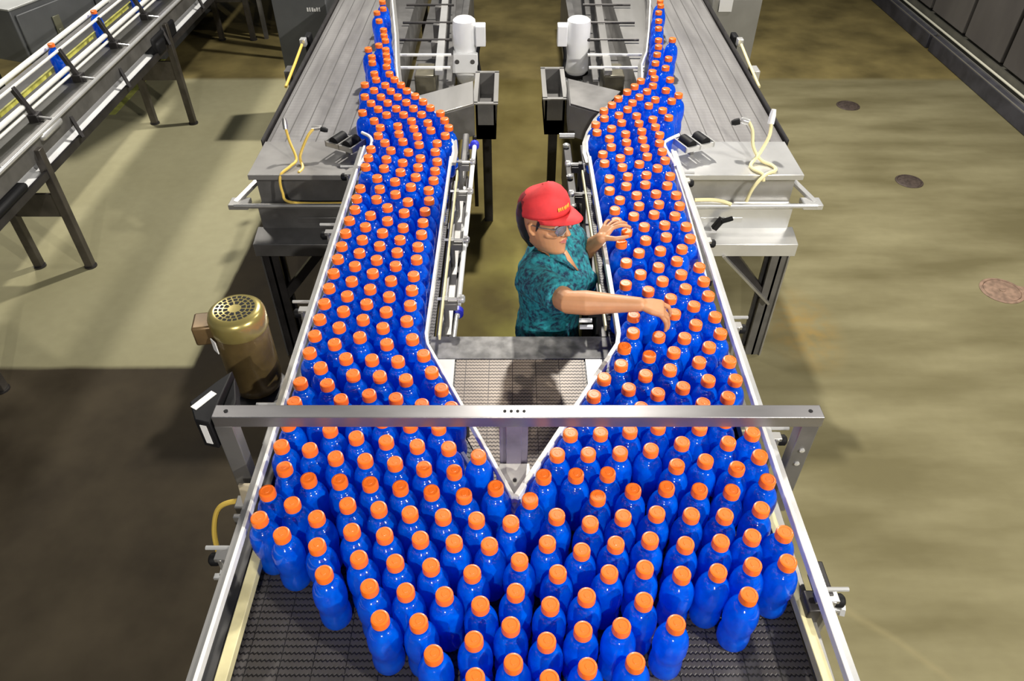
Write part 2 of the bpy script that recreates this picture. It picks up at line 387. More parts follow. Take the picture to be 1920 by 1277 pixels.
# the point of the V
g = G(); g.prism([(.007, 1.238), (.060, 1.345), (.052, 1.40), (-.038, 1.40), (-.046, 1.345)], 1.20, 1.236)
g.prism([(.007, 1.225), (.030, 1.27), (-.016, 1.27)], ZB + .01, 1.22); g.build('nose_block', mat('pale_nose_plate', (.72, .71, .66), .35, .2, .15, 20), conv, bevel=.003)
g = G(); g.lathe([(.006, 0), (.006, .004), (.003, .005)], (.008, 1.335, 1.236), 12); g.build('nose_bolt', darkm, conv)
for x, y in ((-.07, 1.40), (.085, 1.41), (-.15, 1.57)):
    g = G(); g.cbox((x, y, 1.20), (.03, .02, .07), R(-60 if x < 0 else 60)); g.build('nose_bracket', darkm, conv, bevel=.002)
# rail posts and clamps outside the outer rails
def clamp(x, y, sx, dark=True):
    g = G(); g.cbox((x + sx * .045, y, 1.10), (.012, .035, .24)); g.cbox((x + sx * .03, y, 1.215), (.06, .03, .014))
    c = g.build('rail_clamp', steel, conv, bevel=.0015)
    g = G(); g.lathe([(.016, 0), (.018, .006), (.018, .022), (.012, .028)], (x + sx * .052, y, 1.20), 12, (sx, 0, 0)); g.build('clamp_knob', black if dark else steel_l, c)
    g = G(); g.tube([(x + sx * .005, y, 1.255), (x + sx * .075, y, 1.255)], .006, 8); g.build('clamp_rod', steel_l, c)
for y in (1.10, 1.62, 2.14, 2.66, 3.16): clamp(-.735, y, -1)
for y in (.98, 1.52, 2.05, 2.60, 3.10): clamp(.775, y, 1)
def clamp_in(x, y, sx, m):
    g = G(); g.cbox((x + sx * .03, y, 1.13), (.02, .03, .16)); g.cbox((x + sx * .05, y, 1.18), (.05, .045, .03))
    c = g.build('rail_clamp', m, conv, bevel=.0015)
    g = G(); g.tube([(x, y, 1.205), (x + sx * .085, y, 1.205)], .006, 8); g.build('clamp_rod', steel_l, c)
    g = G(); g.lathe([(.014, 0), (.017, .004), (.017, .02), (.010, .026)], (x + sx * .08, y, 1.205), 12, (sx, 0, 0)); g.build('clamp_knob', steel_l, c)
for y in (2.22, 2.62, 3.02, 3.30): clamp_in(-.285, y, 1, steel_d)
for y in (2.18, 2.62, 3.0, 3.28): clamp_in(.365, y, -1, darkm)
for y in (2.16, 2.20):
    g = G(); g.cbox((.285, y, 1.115), (.05, .012, .012)); g.build('sensor_bracket', whitem, conv)
# drip guard beside the left inner rail
g = G(); g.box(-.262, -.236, 2.16, 3.25, 1.07, 1.076); g.build('guard_strip', steel_t, conv, bevel=.001)
# legs of the merging conveyor
for x, y in ((-.72, .5), (.75, .5), (-.72, 2.0), (.75, 2.0), (-.35, 3.2), (.42, 3.2)):
    g = G(); g.box(x - .03, x + .03, y - .03, y + .03, .02, .9); l = g.build('leg', steel_d, conv, bevel=.003)
    g = G(); g.lathe([(.05, 0), (.05, .01), (.02, .03)], (x, y, 0), 16); g.build('levelling_foot', black, l)
g = G(); g.beam((-.72, .5, .45), (.75, .5, .45), .05, .05); g.beam((-.72, 2, .45), (.75, 2, .45), .05, .05); g.build('cross_tie', steel_d, conv)

# ------------------------------------------------------------------ crossbar over the line
cb = empty('overhead_crossbar', (0, 1.42, 1.1), 'grey steel crossbar on two short posts spanning the wide belt', 'crossbar')
g = G(); g.box(-.835, .868, 1.392, 1.440, 1.404, 1.444); g.build('beam', bar_m, cb, bevel=.002)
g = G()
for x in (-.02, -.002, .016, .034): g.lathe([(.0045, 0), (.0045, .0014)], (x, 1.416, 1.444), 10)
for x in (-.80, .835): g.lathe([(.006, 0), (.006, .0014)], (x, 1.416, 1.444), 10)
g.build('bolt_holes', black, cb)
g = G(); g.box(-.838, -.785, 1.394, 1.438, 1.00, 1.404); g.build('post', steel_d, cb, bevel=.003)
g = G(); g.box(.815, .866, 1.396, 1.438, 1.00, 1.404); g.build('post', steel_d, cb, bevel=.003)
g = G()
for z in (1.24, 1.30): g.lathe([(.008, 0), (.008, .004), (.004, .006)], (.842, 1.396, z), 8, (0, -1, 0))
g.build('post_bolts', steel_l, cb)
g = G(); g.box(-.036, .046, 1.405, 1.425, 1.20, 1.404); g.cbox((.005, 1.404, 1.30), (.045, .012, .2)); g.build('centre_hanger', mat('violet_grey_steel', (.20, .18, .25), .35, .5, .3, 12), cb, bevel=.002)

bx = empty('guard_housing', (-.87, 1.46, 1.3), 'black angular housing with two white labels at left end of crossbar', 'sensor housing')
g = G(); g.prism([(-.925, 1.47), (-.888, 1.40), (-.842, 1.388), (-.842, 1.45), (-.838, 1.60), (-.872, 1.555)], 1.315, 1.425)
g.prism([(-.838, 1.60), (-.838, 1.45), (-.80, 1.445), (-.805, 1.50)], 1.34, 1.40); g.build('case', black, bx, bevel=.004)
g = G(); d = (V((-.888, 1.40, 0)) - V((-.842, 1.388, 0))).normalized()
g.cbox((-.8665, 1.3925, 1.372), (.020, .002, .075), math.atan2(d.y, d.x)); g.build('label', label_m, bx)
g = G(); g.cbox((-.885, 1.475, 1.426), (.022, .075, .002), R(-32)); g.build('label', label_m, bx)

# ------------------------------------------------------------------ bronze motor
mo = empty('electric_motor', (-.90, 1.86, 1.1), 'large bronze upright electric motor with round vented fan cover', 'motor')
mc = (-.898, 1.86, 0)
g = G(); g.lathe([(.070, 1.10), (.082, 1.115), (.085, 1.14), (.088, 1.15), (.088, 1.385)], mc, 36); g.build('motor_body', brassy, mo)
g = G(); g.lathe([(.0905, 1.375), (.0925, 1.38), (.0925, 1.425), (.088, 1.44), (.078, 1.449), (.066, 1.452), (.001, 1.452)], mc, 40)
fc = g.build('fan_cover', brassy2, mo, label='gold fan cover with radial vent slots')
g = G()
for ring, (r0, r1, nn) in enumerate(((.022, .036, 10), (.040, .050, 16), (.054, .064, 22))):
    for k in range(nn):
        a0 = 2 * pi * (k + .14) / nn; a1 = 2 * pi * (k + .86) / nn
        vs = [(mc[0] + r * cos(a), mc[1] + r * sin(a), 1.4526) for r, a in ((r0, a0), (r1, a0), (r1, (a0 + a1) / 2), (r1, a1), (r0, a1))]; g.add(vs, [(0, 1, 2, 3, 4)])
g.build('vent_slots', black, fc)
g = G(); g.cbox((-1.005, 1.85, 1.375), (.075, .085, .075), R(10)); g.build('junction_box', mat('bronze_box', (.17, .11, .05), .4, .4, .3, 9), mo, bevel=.008)
g = G(); g.cbox((-.968, 1.79, 1.35), (.03, .003, .05), R(-45)); g.build('rating_plate', label_m, mo)
g = G(); g.lathe([(.10, 1.07), (.10, 1.088), (.075, 1.10)], mc, 28); g.cbox((-.862, 1.86, 1.03), (.17, .15, .09)); g.cbox((-.81, 1.80, .97), (.08, .12, .12)); g.build('gearbox', darkm, mo, bevel=.006)
g = G(); g.cbox((-.855, 1.80, 1.083), (.17, .10, .012)); g.cbox((-.80, 1.68, 1.083), (.05, .16, .008)); g.build('mounting_plate', steel, mo, bevel=.001)

g = G(); g.cbox((-.785, 1.345, 1.14), (.05, .012, .11), 0, R(-10)); g.cbox((-.785, 1.34, 1.085), (.03, .014, .05))
tag(g.build('proximity_sensor', mat('tan_sensor_body', (.42, .36, .25), .5), bevel=.003), 'small tan sensor block hanging below crossbar beside left rail', 'sensor')

# ------------------------------------------------------------------ accumulation tables
def acc_table(s):
    left = s < 0
    ce = -1.055 if left else 1.15
    t = empty('accumulation_table', (ce, 4.5, 0), ('left' if left else 'right') + ' long steel slat-top accumulation table, ' + ('shaded grey with dark legs' if left else 'brightly lit with pale front'), 'conveyor table', 'twin accumulation tables')
    F = FARL if left else FARR
    fr = steel_d if left else steel_l  # left in darker steel, right in brighter: shade and light put into colour
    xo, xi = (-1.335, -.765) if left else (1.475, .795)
    inner = [p for p in F if p[1] > 3.72]
    poly = [(xo, 3.70), (xo * 1.03, 8.5)] + [(x + (.0 if left else 0), y) for x, y in reversed(inner)] + [(-.39 if left else .47, 3.70)]
    g = G(); g.prism(poly, ZB - .03, ZB + .001); g.build('slat_top', slat, t)
    g = G(); g.prism([(xo - .012 * -s, 3.70), (xo * 1.03, 8.5), (xo * 1.03 + .02 * s, 8.5), (xo + .018 * s, 3.70)], .95, ZB + .03); g.build('edge_guard', darkm, t)
    g = G(); x0, x1 = sorted((xo, xi + .02 * -s * -1)); g.box(x0, x1, 3.35, 3.71, ZB + .001, ZB + .016); g.box(x0, x1, 3.345, 3.352, ZB - .012, ZB + .016)
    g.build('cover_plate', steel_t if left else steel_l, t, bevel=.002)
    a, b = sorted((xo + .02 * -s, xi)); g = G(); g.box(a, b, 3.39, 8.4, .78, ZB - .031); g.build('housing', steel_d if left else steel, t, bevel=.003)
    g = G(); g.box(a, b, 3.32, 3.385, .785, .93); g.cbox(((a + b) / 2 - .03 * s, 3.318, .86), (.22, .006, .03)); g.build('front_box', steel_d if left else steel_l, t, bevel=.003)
    a2, b2 = sorted((xo + .01 * s, xi)); 
    g = G(); k = len(g.v); g.add([(a2, 3.20, .785), (b2, 3.20, .785), (b2, 3.33, .81), (a2, 3.33, .81), (a2, 3.20, .71), (b2, 3.20, .71), (b2, 3.33, .71), (a2, 3.33, .71)], [(0, 1, 2, 3), (4, 7, 6, 5), (0, 4, 5, 1), (1, 5, 6, 2), (2, 6, 7, 3), (3, 7, 4, 0)])
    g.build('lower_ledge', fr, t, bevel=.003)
    xe = xo + s * .09
    hb = G(); hb.tube([(xe, 3.30, .955), (xi - s * -.0, 3.30, .955)], .013, 12); h = hb.build('hand_rail', steel if left else steel_l, t)
    g = G(); g.cbox((xe + s * -.02, 3.33, .95), (.10, .08, .028)); g.beam((xe, 3.33, .955), (xo - s * .0, 3.50, 1.0), .03, .02); g.build('rail_bracket', steel if left else steel_l, h, bevel=.003)
    lx = xo - s * .06
    g = G(); g.box(lx - .045, lx + .045, 3.21, 3.225, .0, .71); g.box(lx - .045, lx + .045, 3.295, 3.31, .0, .71); g.box(lx - .006, lx + .006, 3.21, 3.31, 0, .71)
    lg = g.build('leg', darkm if left else steel_d, t)
    g = G(); g.box(lx + s * .042 - .004, lx + s * .042 + .004, 3.20, 3.32, 0, .71); g.build('leg_flange', steel_d if left else steel, lg)
    g = G(); g.beam((lx - s * .02, 3.24, .42), (lx - s * .26, 3.24, .715), .045, .05, (0, 1, 0)); g.build('brace', darkm, t)
    if not left:
        g = G(); g.beam((lx + .0, 3.205, .40), (lx - s * .31, 3.205, .72), .012, .05, (0, 1, 0)); g.build('brace', steel, t)
    for y in (5.4, 7.8):
        for x in (xo - s * .06, xi + s * .12):
            g = G(); g.box(x - .035, x + .035, y - .035, y + .035, 0, .8); g.build('leg', darkm, t)
    return t
acc_table(-1); acc_table(1)

def roller_unit(c, rz, lab, lit):
    t = empty('roller_sensor', c, lab, 'roller unit', 'roller units on the table covers')
    M = Matrix.Translation(c) @ Matrix.Rotation(rz, 4, 'Z')
    g = G(); g.box(-.088, .088, .048, .058, -.02, .006, M); g.box(-.088, .088, -.058, -.048, -.02, .006, M)
    for x in (-.088, -.004, .08): g.box(x, x + .008, -.058, .058, -.02, .012, M)
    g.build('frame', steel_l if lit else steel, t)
    for x in (-.042, .042):
        g = G(); g.tube([M @ V((x, -.043, .005)), M @ V((x, .043, .005))], .028, 14); g.build('roller', black, t)
    g = G(); g.box(-.01, .01, .0, .03, -.074, -.02, M); g.build('stem', steel_d, t)
roller_unit((-.865, 3.56, 1.18), R(-28), 'small steel unit with black rollers at inner corner of left table', False)
roller_unit((.945, 3.56, 1.18), R(24), 'small steel unit with black rollers at inner corner of right table', True)
g = G(); g.tube(smooth_line([(-.718, 3.12, 1.275), (-.700, 3.19, 1.28), (-.688, 3.28, 1.28), (-.687, 3.36, 1.28), (-.706, 3.417, 1.28), (-.75, 3.46, 1.28)], 5), .008, 10)
tag(g.build('lead_in_guide', whitep), 'curved pale lead-in guide end where left table meets its lane', 'guide rail end', 'lead-in guides')
g = G(); g.tube(smooth_line([(.765, 3.14, 1.275), (.750, 3.23, 1.28), (.742, 3.32, 1.28), (.758, 3.37, 1.28), (.83, 3.435, 1.28)], 5), .008, 10)
tag(g.build('lead_in_guide', whitep), 'curved pale lead-in guide end where right table meets its lane', 'guide rail end', 'lead-in guides')

def cable(name, pts, r, m, lab, cat='cable', group=None, ends=()):
    t = empty(name, pts[0], lab, cat, group)
    g = G(); g.tube(smooth_line(pts, 8), r, 8); g.build('jacket', m, t)
    for e, d, mm in ends:
        g = G(); g.tube([V(e), V(e) + V(d) * .6, V(e) + V(d)], [r * 1.9, r * 1.9, r * 1.3], 10); g.build('plug', mm, t)
    return t
cable('sensor_cable', [(-1.16, 3.56, 1.26), (-1.145, 3.53, 1.20), (-1.11, 3.47, 1.13), (-1.13, 3.41, 1.12), (-1.17, 3.35, 1.10), (-1.17, 3.325, 1.02), (-1.13, 3.31, .97), (-.86, 3.31, .965)], .007, yellow,
      'yellow cable with upright grey plug on left table cover, outer of the pair', 'cable', 'yellow cables on the tables', [((-1.16, 3.56, 1.25), (-.004, .02, .05), steel)])
cable('sensor_cable', [(-1.02, 3.56, 1.25), (-1.05, 3.53, 1.22), (-1.09, 3.48, 1.14), (-1.07, 3.42, 1.11), (-1.08, 3.37, 1.108)], .007, yellow,
      'yellow cable with black-tipped sideways plug on left table cover', 'cable', 'yellow cables on the tables', [((-1.03, 3.57, 1.25), (.05, .01, .0), steel), ((-.985, 3.575, 1.245), (.035, .0, -.01), black)])
cable('sensor_cable', [(1.22, 3.60, 1.27), (1.235, 3.56, 1.24), (1.245, 3.52, 1.17), (1.28, 3.47, 1.125), (1.33, 3.43, 1.115), (1.335, 3.38, 1.115), (1.27, 3.335, 1.11), (1.22, 3.315, 1.05), (1.20, 3.31, .975)], .009, yelloww,
      'pale yellow cable looping right across the right table cover', 'cable', 'yellow cables on the tables', [((1.22, 3.60, 1.27), (-.04, .01, .01), steel_l), ((1.175, 3.61, 1.27), (-.04, 0, -.01), black)])
cable('sensor_cable', [(1.335, 3.60, 1.27), (1.325, 3.55, 1.22), (1.28, 3.50, 1.15), (1.225, 3.44, 1.115), (1.225, 3.39, 1.115), (1.26, 3.345, 1.112), (1.27, 3.33, 1.08)], .009, yelloww,
      'pale yellow cable with upright white plug on right table cover', 'cable', 'yellow cables on the tables', [((1.335, 3.60, 1.26), (.006, .02, .07), whitem)])
cable('sensor_cable', [(.93, 3.30, .99), (1.02, 3.31, .985), (1.08, 3.30, .98), (1.12, 3.29, .97)], .010, yelloww,
      'short pale cable lying along the right table hand rail', 'cable', 'yellow cables on the tables')
g = G(); g.cbox((1.07, 3.28, .86), (.03, .03, .07), 0, 0, R(30)); g.cbox((1.11, 3.27, .89), (.06, .02, .02), 0, 0, R(-20))
tag(g.build('clamp_handle', black, bevel=.004), 'black clamp handle on the bright front of right table', 'handle')

# gadgets hanging at the outer table edges
def edge_gadget(x, y, s, m, lab):
    t = empty('edge_sensor', (x, y, 1.1), lab, 'sensor', 'sensors at the outer table edges')
    g = G(); g.tube([(x + s * .03, y + .12, 1.13), (x + s * .02, y - .15, 1.11), (x + s * .01, y - .48, 1.09)], .009, 8); g.build('cable', m, t)
    g = G(); g.cbox((x + s * .03, y + .17, 1.13), (.04, .05, .05)); g.build('sensor_body', steel_l, t, bevel=.004)
    g = G(); g.cbox((x + s * .05, y - .2, 1.06), (.05, .10, .07)); g.build('bracket', steel_d if s < 0 else steel_l, t, bevel=.003)
    g = G(); g.cbox((x + s * .04, y + .35, 1.06), (.04, .10, .12)); g.build('knob', black, t, bevel=.01)
edge_gadget(-1.39, 4.95, -1, yellow, 'yellow-cabled sensor clipped to outer edge of left table')
edge_gadget(1.52, 4.95, 1, yelloww, 'pale-cabled sensor clipped to outer edge of right table')

# ------------------------------------------------------------------ the aisle between the lanes
def white_motor(x, y, s, lab):
    t = empty('white_gearmotor', (x, y, .8), lab, 'motor', 'white upright motors')
    g = G()
    if s < 0:
        g.lathe([(.055, .76), (.075, .80), (.088, .84), (.088, .95)], (x, y, 0), 28); g.cbox((x, y - .02, .93), (.185, .16, .14)); g.build('gearcase', whitem, t, bevel=.006)
        g = G(); g.lathe([(.083, .97), (.083, 1.17), (.078, 1.20), (.06, 1.215), (.001, 1.22)], (x, y, 0), 30); g.build('motor_body', whitem, t)
        for a in (-.055, .055):
            g = G(); g.lathe([(.016, 0), (.016, .006)], (x + a, y - .1, .945), 12, (0, -1, 0)); g.build('bolt_head', steel_d, t)
    else:
        g.lathe([(.07, .83), (.083, .85), (.085, .86), (.085, 1.17), (.080, 1.20), (.065, 1.212), (.001, 1.216)], (x, y, 0), 30); g.build('motor_body', whitem, t)
        g = G(); g.lathe([(.07, .80), (.09, .81), (.09, .83)], (x, y, 0), 24); g.build('flange', black, t)
        g = G(); g.cbox((x, y, .76), (.17, .15, .07)); g.build('gearcase', whitem, t, bevel=.006)
    g = G(); g.cbox((x - s * .115, y - .03, 1.11), (.07, .09, .14)); jb = g.build('junction_box', whitem, t, bevel=.006)
    g = G(); g.tube(smooth_line([(x - s * .10, y - .05, 1.04), (x - s * .09, y - .07, .96), (x - s * .11, y - .12, .85), (x - s * .14, y - .16, .72)], 5), .012, 8); g.build('power_cable', black, jb)
white_motor(-.335, 5.35, -1, 'white upright motor with square gearcase beside left bottle lane')
white_motor(.468, 5.35, 1, 'smooth white cylindrical upright motor beside right bottle lane')

def guard(poly, z0, z1, m, lab, s):
    t = empty('drive_guard', (poly[0][0], poly[0][1], z0), lab, 'machine guard', 'grey drive guards')
    g = G(); g.prism(poly, z1 - .012, z1); g.build('top_plate', m[0], t, bevel=.002)
    g = G(); g.prism([(x * .99, y) for x, y in poly], z0, z1 - .012); g.build('guard_body', m[1], t, bevel=.002)
    g = G(); x, y = poly[2]; g.box(x - .012, x + .012, y - .02, y, z0 - .5, z0); g.build('stand', darkm, t)
guard([(-.60, 4.42), (-.25, 4.66), (-.235, 4.32), (-.43, 4.19)], .84, 1.05, (steel, steel_d), 'light grey sheet-steel drive guard at bend of left lane', -1)
guard([(.36, 4.70), (.68, 4.50), (.53, 4.20), (.355, 4.32)], .84, 1.05, (steel_d, steel_t), 'dark grey sheet-steel drive guard at bend of right lane', 1)
def bin_(x0, x1, y0, y1, z0, z1, lab):
    t = empty('open_steel_box', ((x0 + x1) / 2, y0, z0), lab, 'steel box', 'open boxes in the aisle')
    g = G(); w_ = .014
    g.box(x0, x1, y0, y0 + w_, z0, z1); g.box(x0, x1, y1 - w_, y1, z0, z1); g.box(x0, x0 + w_, y0, y1, z0, z1); g.box(x1 - w_, x1, y0, y1, z0, z1); g.box(x0, x1, y0, y1, z0, z0 + .1)
    g.build('box_body', steel_d, t)
    g = G(); e = .016
    g.box(x0 - e, x1 + e, y0 - e, y0 + w_, z1, z1 + .008); g.box(x0 - e, x1 + e, y1 - w_, y1 + e, z1, z1 + .008); g.box(x0 - e, x0 + w_, y0, y1, z1, z1 + .008); g.box(x1 - w_, x1 + e, y0, y1, z1, z1 + .008)
    g.build('rim', steel, t)
    g = G(); g.box((x0 + x1) / 2 - .03, (x0 + x1) / 2 + .03, y0 + .1, y0 + .16, 0, z0); g.build('stand', darkm, t)
bin_(-.235, -.105, 4.55, 5.05, .70, .945, 'open-topped grey steel box in aisle beside left drive guard')
bin_(.215, .345, 4.62, 5.12, .70, .945, 'open-topped grey steel box in aisle beside right drive guard')

# upstream chain frames either side of the aisle
def chain_frame(s):
    lab = ('left' if s < 0 else 'right') + ' upstream rod-and-bar conveyor frame behind the white motor'
    xc = -.60 if s < 0 else .70
    t = empty('rod_frame', (xc, 5.6, 0), lab, 'conveyor frame', 'rod frames beside the aisle')
    m2 = steel if s > 0 else steel_l
    g = G(); g.box(*sorted((xc - s * .19, xc + s * .12)), 4.75, 8.4, .80, .83); g.build('bed_plate', steel_d, t)
    for dx, w_, mm, z in ((.10, .05, m2, 1.05), (.17, .035, steel_d, .98)):
        g = G(); a = xc - s * dx; g.prism([(a, 4.75), (a + w_, 4.75), (a + w_ + s * .14, 8.4), (a + s * .14, 8.4)], z, z + .03); g.build('long_bar', mm, t)
    for k, y in enumerate((4.80, 5.02, 5.30, 5.65, 6.05, 6.5)):
        o = s * (y - 4.75) * .04
        g = G(); g.tube([(xc - s * .20 + o, y, 1.08), (xc + s * .17 + o, y, 1.08)], .010, 8); g.build('rod', whitep if k in (0, 1) else darkm, t)
        if k in (2, 3, 4): 
            g = G(); g.cbox((xc - s * .08 + o, y - .02, 1.02), (.05, .05, .12)); g.build('rod_clamp', steel_d, t, bevel=.004)
    for y in (4.9, 6.6):
        g = G(); g.box(xc - .035 - s * .05, xc + .035 - s * .05, y, y + .06, 0, .82); g.build('leg', darkm, t)
    g = G(); g.cbox((xc - s * .02, 4.95, .93), (.14, .22, .16)); g.build('gear_cover', mat('olive_gear_cover', (.17, .155, .11), .4, .3, .3, 12), t, bevel=.01)
    g = G(); g.cbox((xc - s * .22, 6.3, .7), (.05, 1.9, .5)); g.build('side_plate', steel_d, t)
chain_frame(-1); chain_frame(1)

tb = empty('white_tie_rod', (-.22, 3.1, 1.0), 'long white rod with blue end clamps along left side of aisle', 'rod')
g = G(); g.tube([(-.228, 2.36, 1.0), (-.212, 3.88, 1.0)], .0125, 12); g.build('rod', whitem, tb)
for y in (2.37, 3.86):
    g = G(); g.lathe([(.020, 0), (.026, .005), (.026, .03), (.020, .035)], (-.228 + (y - 2.36) * .0105, y, 1.0), 16, (0, 1, 0)); g.cbox((-.245, y + .02, .99), (.07, .025, .02)); g.build('end_clamp', bluep, tb)
g = G(); g.lathe([(.017, 0), (.017, .03)], (-.222, 2.88, 1.0), 12, (0, 1, 0)); g.build('collar', whitem, tb)
for y in (2.28,):
    g = G(); g.tube([(-.235, 2.16, 1.0), (-.23, 2.36, 1.0)], .010, 10); g.build('stub', steel_l, tb)
ap = empty('air_cylinder', (-.25, 3.0, .95), 'black and chrome actuator mounted inside the left lane frame', 'actuator')
g = G(); g.box(-.262, -.232, 2.25, 2.95, .93, .96); g.box(-.262, -.236, 2.9, 3.6, .93, .96); g.build('bracket', darkm, ap, bevel=.003)
for y, mm in ((3.0, steel_l), (2.75, black), (3.35, steel), (3.62, steel_l), (3.72, black)):
    g = G(); g.lathe([(.018, 0), (.024, .006), (.024, .03), (.014, .036)], (-.255, y, 1.0), 14, (0, 0, 1)); g.build('fitting', mm, ap)
g = G(); g.cbox((-.262, 3.7, .98), (.035, .5, .12)); g.build('valve_block', steel_d, ap, bevel=.01)
ap = empty('lane_drive', (.33, 3.2, .9), 'dark drive assembly with pale knobs under right lane beside aisle', 'actuator')
g = G(); g.box(.29, .333, 2.3, 3.9, .78, 1.0); g.build('bracket', darkm, ap, bevel=.004)
for y in (2.75, 2.98, 3.2, 3.5, 3.85):
    g = G(); g.lathe([(.014, 0), (.018, .004), (.018, .018), (.010, .024)], (.305, y, 1.0), 12); g.build('fitting', steel_l if y != 3.2 else steel, ap)
g = G(); g.tube([(.27, 3.93, 1.03), (.355, 3.93, 1.03)], .016, 10); g.build('end_rod', steel_l, ap)

# bottom-left cable and brackets on the near left side
cable('sensor_cable', [(-.80, 1.355, 1.09), (-.84, 1.37, 1.09), (-.90, 1.36, 1.07), (-.925, 1.33, 1.0), (-.925, 1.30, .92), (-.92, 1.29, .80)], .008, yellow,
      'yellow cable hanging in a bend off the near left side frame', 'cable', None)
g = G(); g.cbox((-.80, 1.35, 1.10), (.07, .045, .035)); g.cbox((-.80, 1.30, 1.09), (.06, .015, .05))
tag(g.build('sensor_bracket', steel, bevel=.003), 'small steel sensor bracket where the near left yellow cable starts', 'bracket')
g = G(); g.cbox((-.93, 1.285, .80), (.07, .02, .012)); g.cbox((-.92, 1.29, .82), (.04, .03, .02)); g.beam((-.92, 1.29, .80), (-.75, 1.29, .95), .012, .012)
tag(g.build('cable_bracket', steel_l, bevel=.002), 'flat bracket holding the lower end of hanging yellow cable', 'bracket')
g = G(); g.tube([(-.815 + .018 * cos(a), 1.16, 1.12 + .025 * sin(a)) for a in [R(k) for k in range(60, 330, 30)]], .006, 8)
tag(g.build('hook', steel_l), 'small bright hook clipped outside the near left rail', 'hook')
rc = empty('rail_clamp_set', (.81, 1.0, 1.12), 'black clamp with steel bolt on near right outer rail', 'clamp')
g = G(); g.cbox((.812, 1.03, 1.19), (.024, .10, .07)); g.cbox((.775, .98, 1.17), (.035, .06, .06)); g.build('clamp_body', darkm, rc, bevel=.004)
g = G(); g.tube([(.80, .985, 1.17), (.852, .97, 1.17)], .010, 10); g.lathe([(.018, 0), (.018, .012)], (.848, .972, 1.17), 6, (1, -.25, 0)); g.build('bolt', steel_l, rc)

# ------------------------------------------------------------------ side conveyor at the left
sc = empty('side_conveyor', (-3.0, 5.0, 0), 'raised side conveyor with white guide rails at far left', 'conveyor')
g = G(); g.box(-3.38, -2.90, 1.5, 12, .88, .91); g.build('belt', mat('dark_side_belt', (.035, .034, .03), .5, .1, .3, 6), sc)
g = G(); g.box(-2.90, -2.86, 1.5, 12, .80, .925); g.build('side_frame', steel_d, sc, bevel=.003)
g = G(); g.tube([(-2.85, 1.5, .925), (-2.85, 12, .925)], .013, 10); g.build('edge_tube', steel_l, sc)
g = G(); g.box(-3.42, -3.38, 1.5, 12, .70, .925); g.build('side_frame', steel_d, sc)
for x, z, r, m_ in ((-3.185, 1.10, .017, whitep), (-3.055, 1.115, .010, whitep), (-3.03, 1.00, .017, whitep), (-3.03, .955, .010, whitep)):
    g = G(); g.tube([(x, 1.5, z), (x + .03, 12, z)], r, 10); g.build('guide_rail', m_, sc)
g = G(); g.box(-3.165, -3.15, 1.5, 12, .955, .985); g.build('wear_strip', mat('yellow_wear_strip', (.60, .58, .12), .4, 0, .35, 14), sc)
for k in range(12):
    y = 3.15 + .62 * k
    g = G(); g.beam((-3.045, y, 1.12), (-2.98, y, .93), .03, .03); g.cbox((-2.98, y, .93), (.06, .07, .05)); b1 = g.build('rail_bracket', darkm, sc, bevel=.003)
    g = G(); g.tube([(-2.98, y, .935), (-2.86, y - .02, .93)], .007, 8); g.build('rod', steel_l, b1)
g = G(); g.add([(-2.845, 1.5, .70), (-2.845, 12, .70), (-3.0, 12, .745), (-3.0, 1.5, .745)], [(0, 1, 2, 3)]); g.box(-2.97, -2.955, 1.5, 12, .70, .76); g.build('drip_tray', whitem, sc, label='white-lit drip tray below the belt')  # brightly lit polished steel, its glare put in as white colour
g = G(); g.box(-2.855, -2.835, 1.5, 12, .69, .735); g.build('tray_edge', darkm, sc)
for y in (4.55, 5.35, 6.2, 7.1):
    g = G(); g.beam((-2.86, y, .86), (-2.815, y - .03, .73), .02, .02); g.build('tray_strut', darkm, sc)
for y in (2.92, 4.09, 6.26, 8.33, 10.4):
    for x in (-3.20, -2.855):
        g = G(); g.box(x - .026, x + .026, y - .026, y + .026, .01, .87); l = g.build('leg', mat('dark_leg_steel', (.10, .09, .08), .4, .6, .3, 8) if 'dark_leg_steel' not in MATS else MATS['dark_leg_steel'], sc, bevel=.004)
        g = G(); g.lathe([(.04, 0), (.04, .012)], (x, y, 0), 14); g.build('foot', darkm, l)
    g = G(); g.box(-3.17, -2.88, y - .012, y + .012, .40, .56); g.build('leg_web', MATS['dark_leg_steel'], sc)
g = G(); g.cbox((-2.86, 4.30, .895), (.05, .26, .05)); g.build('rounded_cover', steel_l, sc, bevel=.02)
g = G(); g.cbox((-2.93, 3.75, .80), (.10, .30, .05)); g.cbox((-2.98, 3.35, .78), (.1, .35, .05)); g.build('motor_cover', whitem, sc, bevel=.015)
g = G(); g.cbox((-2.90, 3.6, .76), (.14, .5, .05)); g.build('drive_unit', black, sc, bevel=.02)
g = G(); g.cbox((-2.89, 6.2, .79), (.10, .5, .12)); g.cbox((-2.86, 6.05, .76), (.08, .16, .10)); g.build('drive_unit', black, sc, bevel=.02)

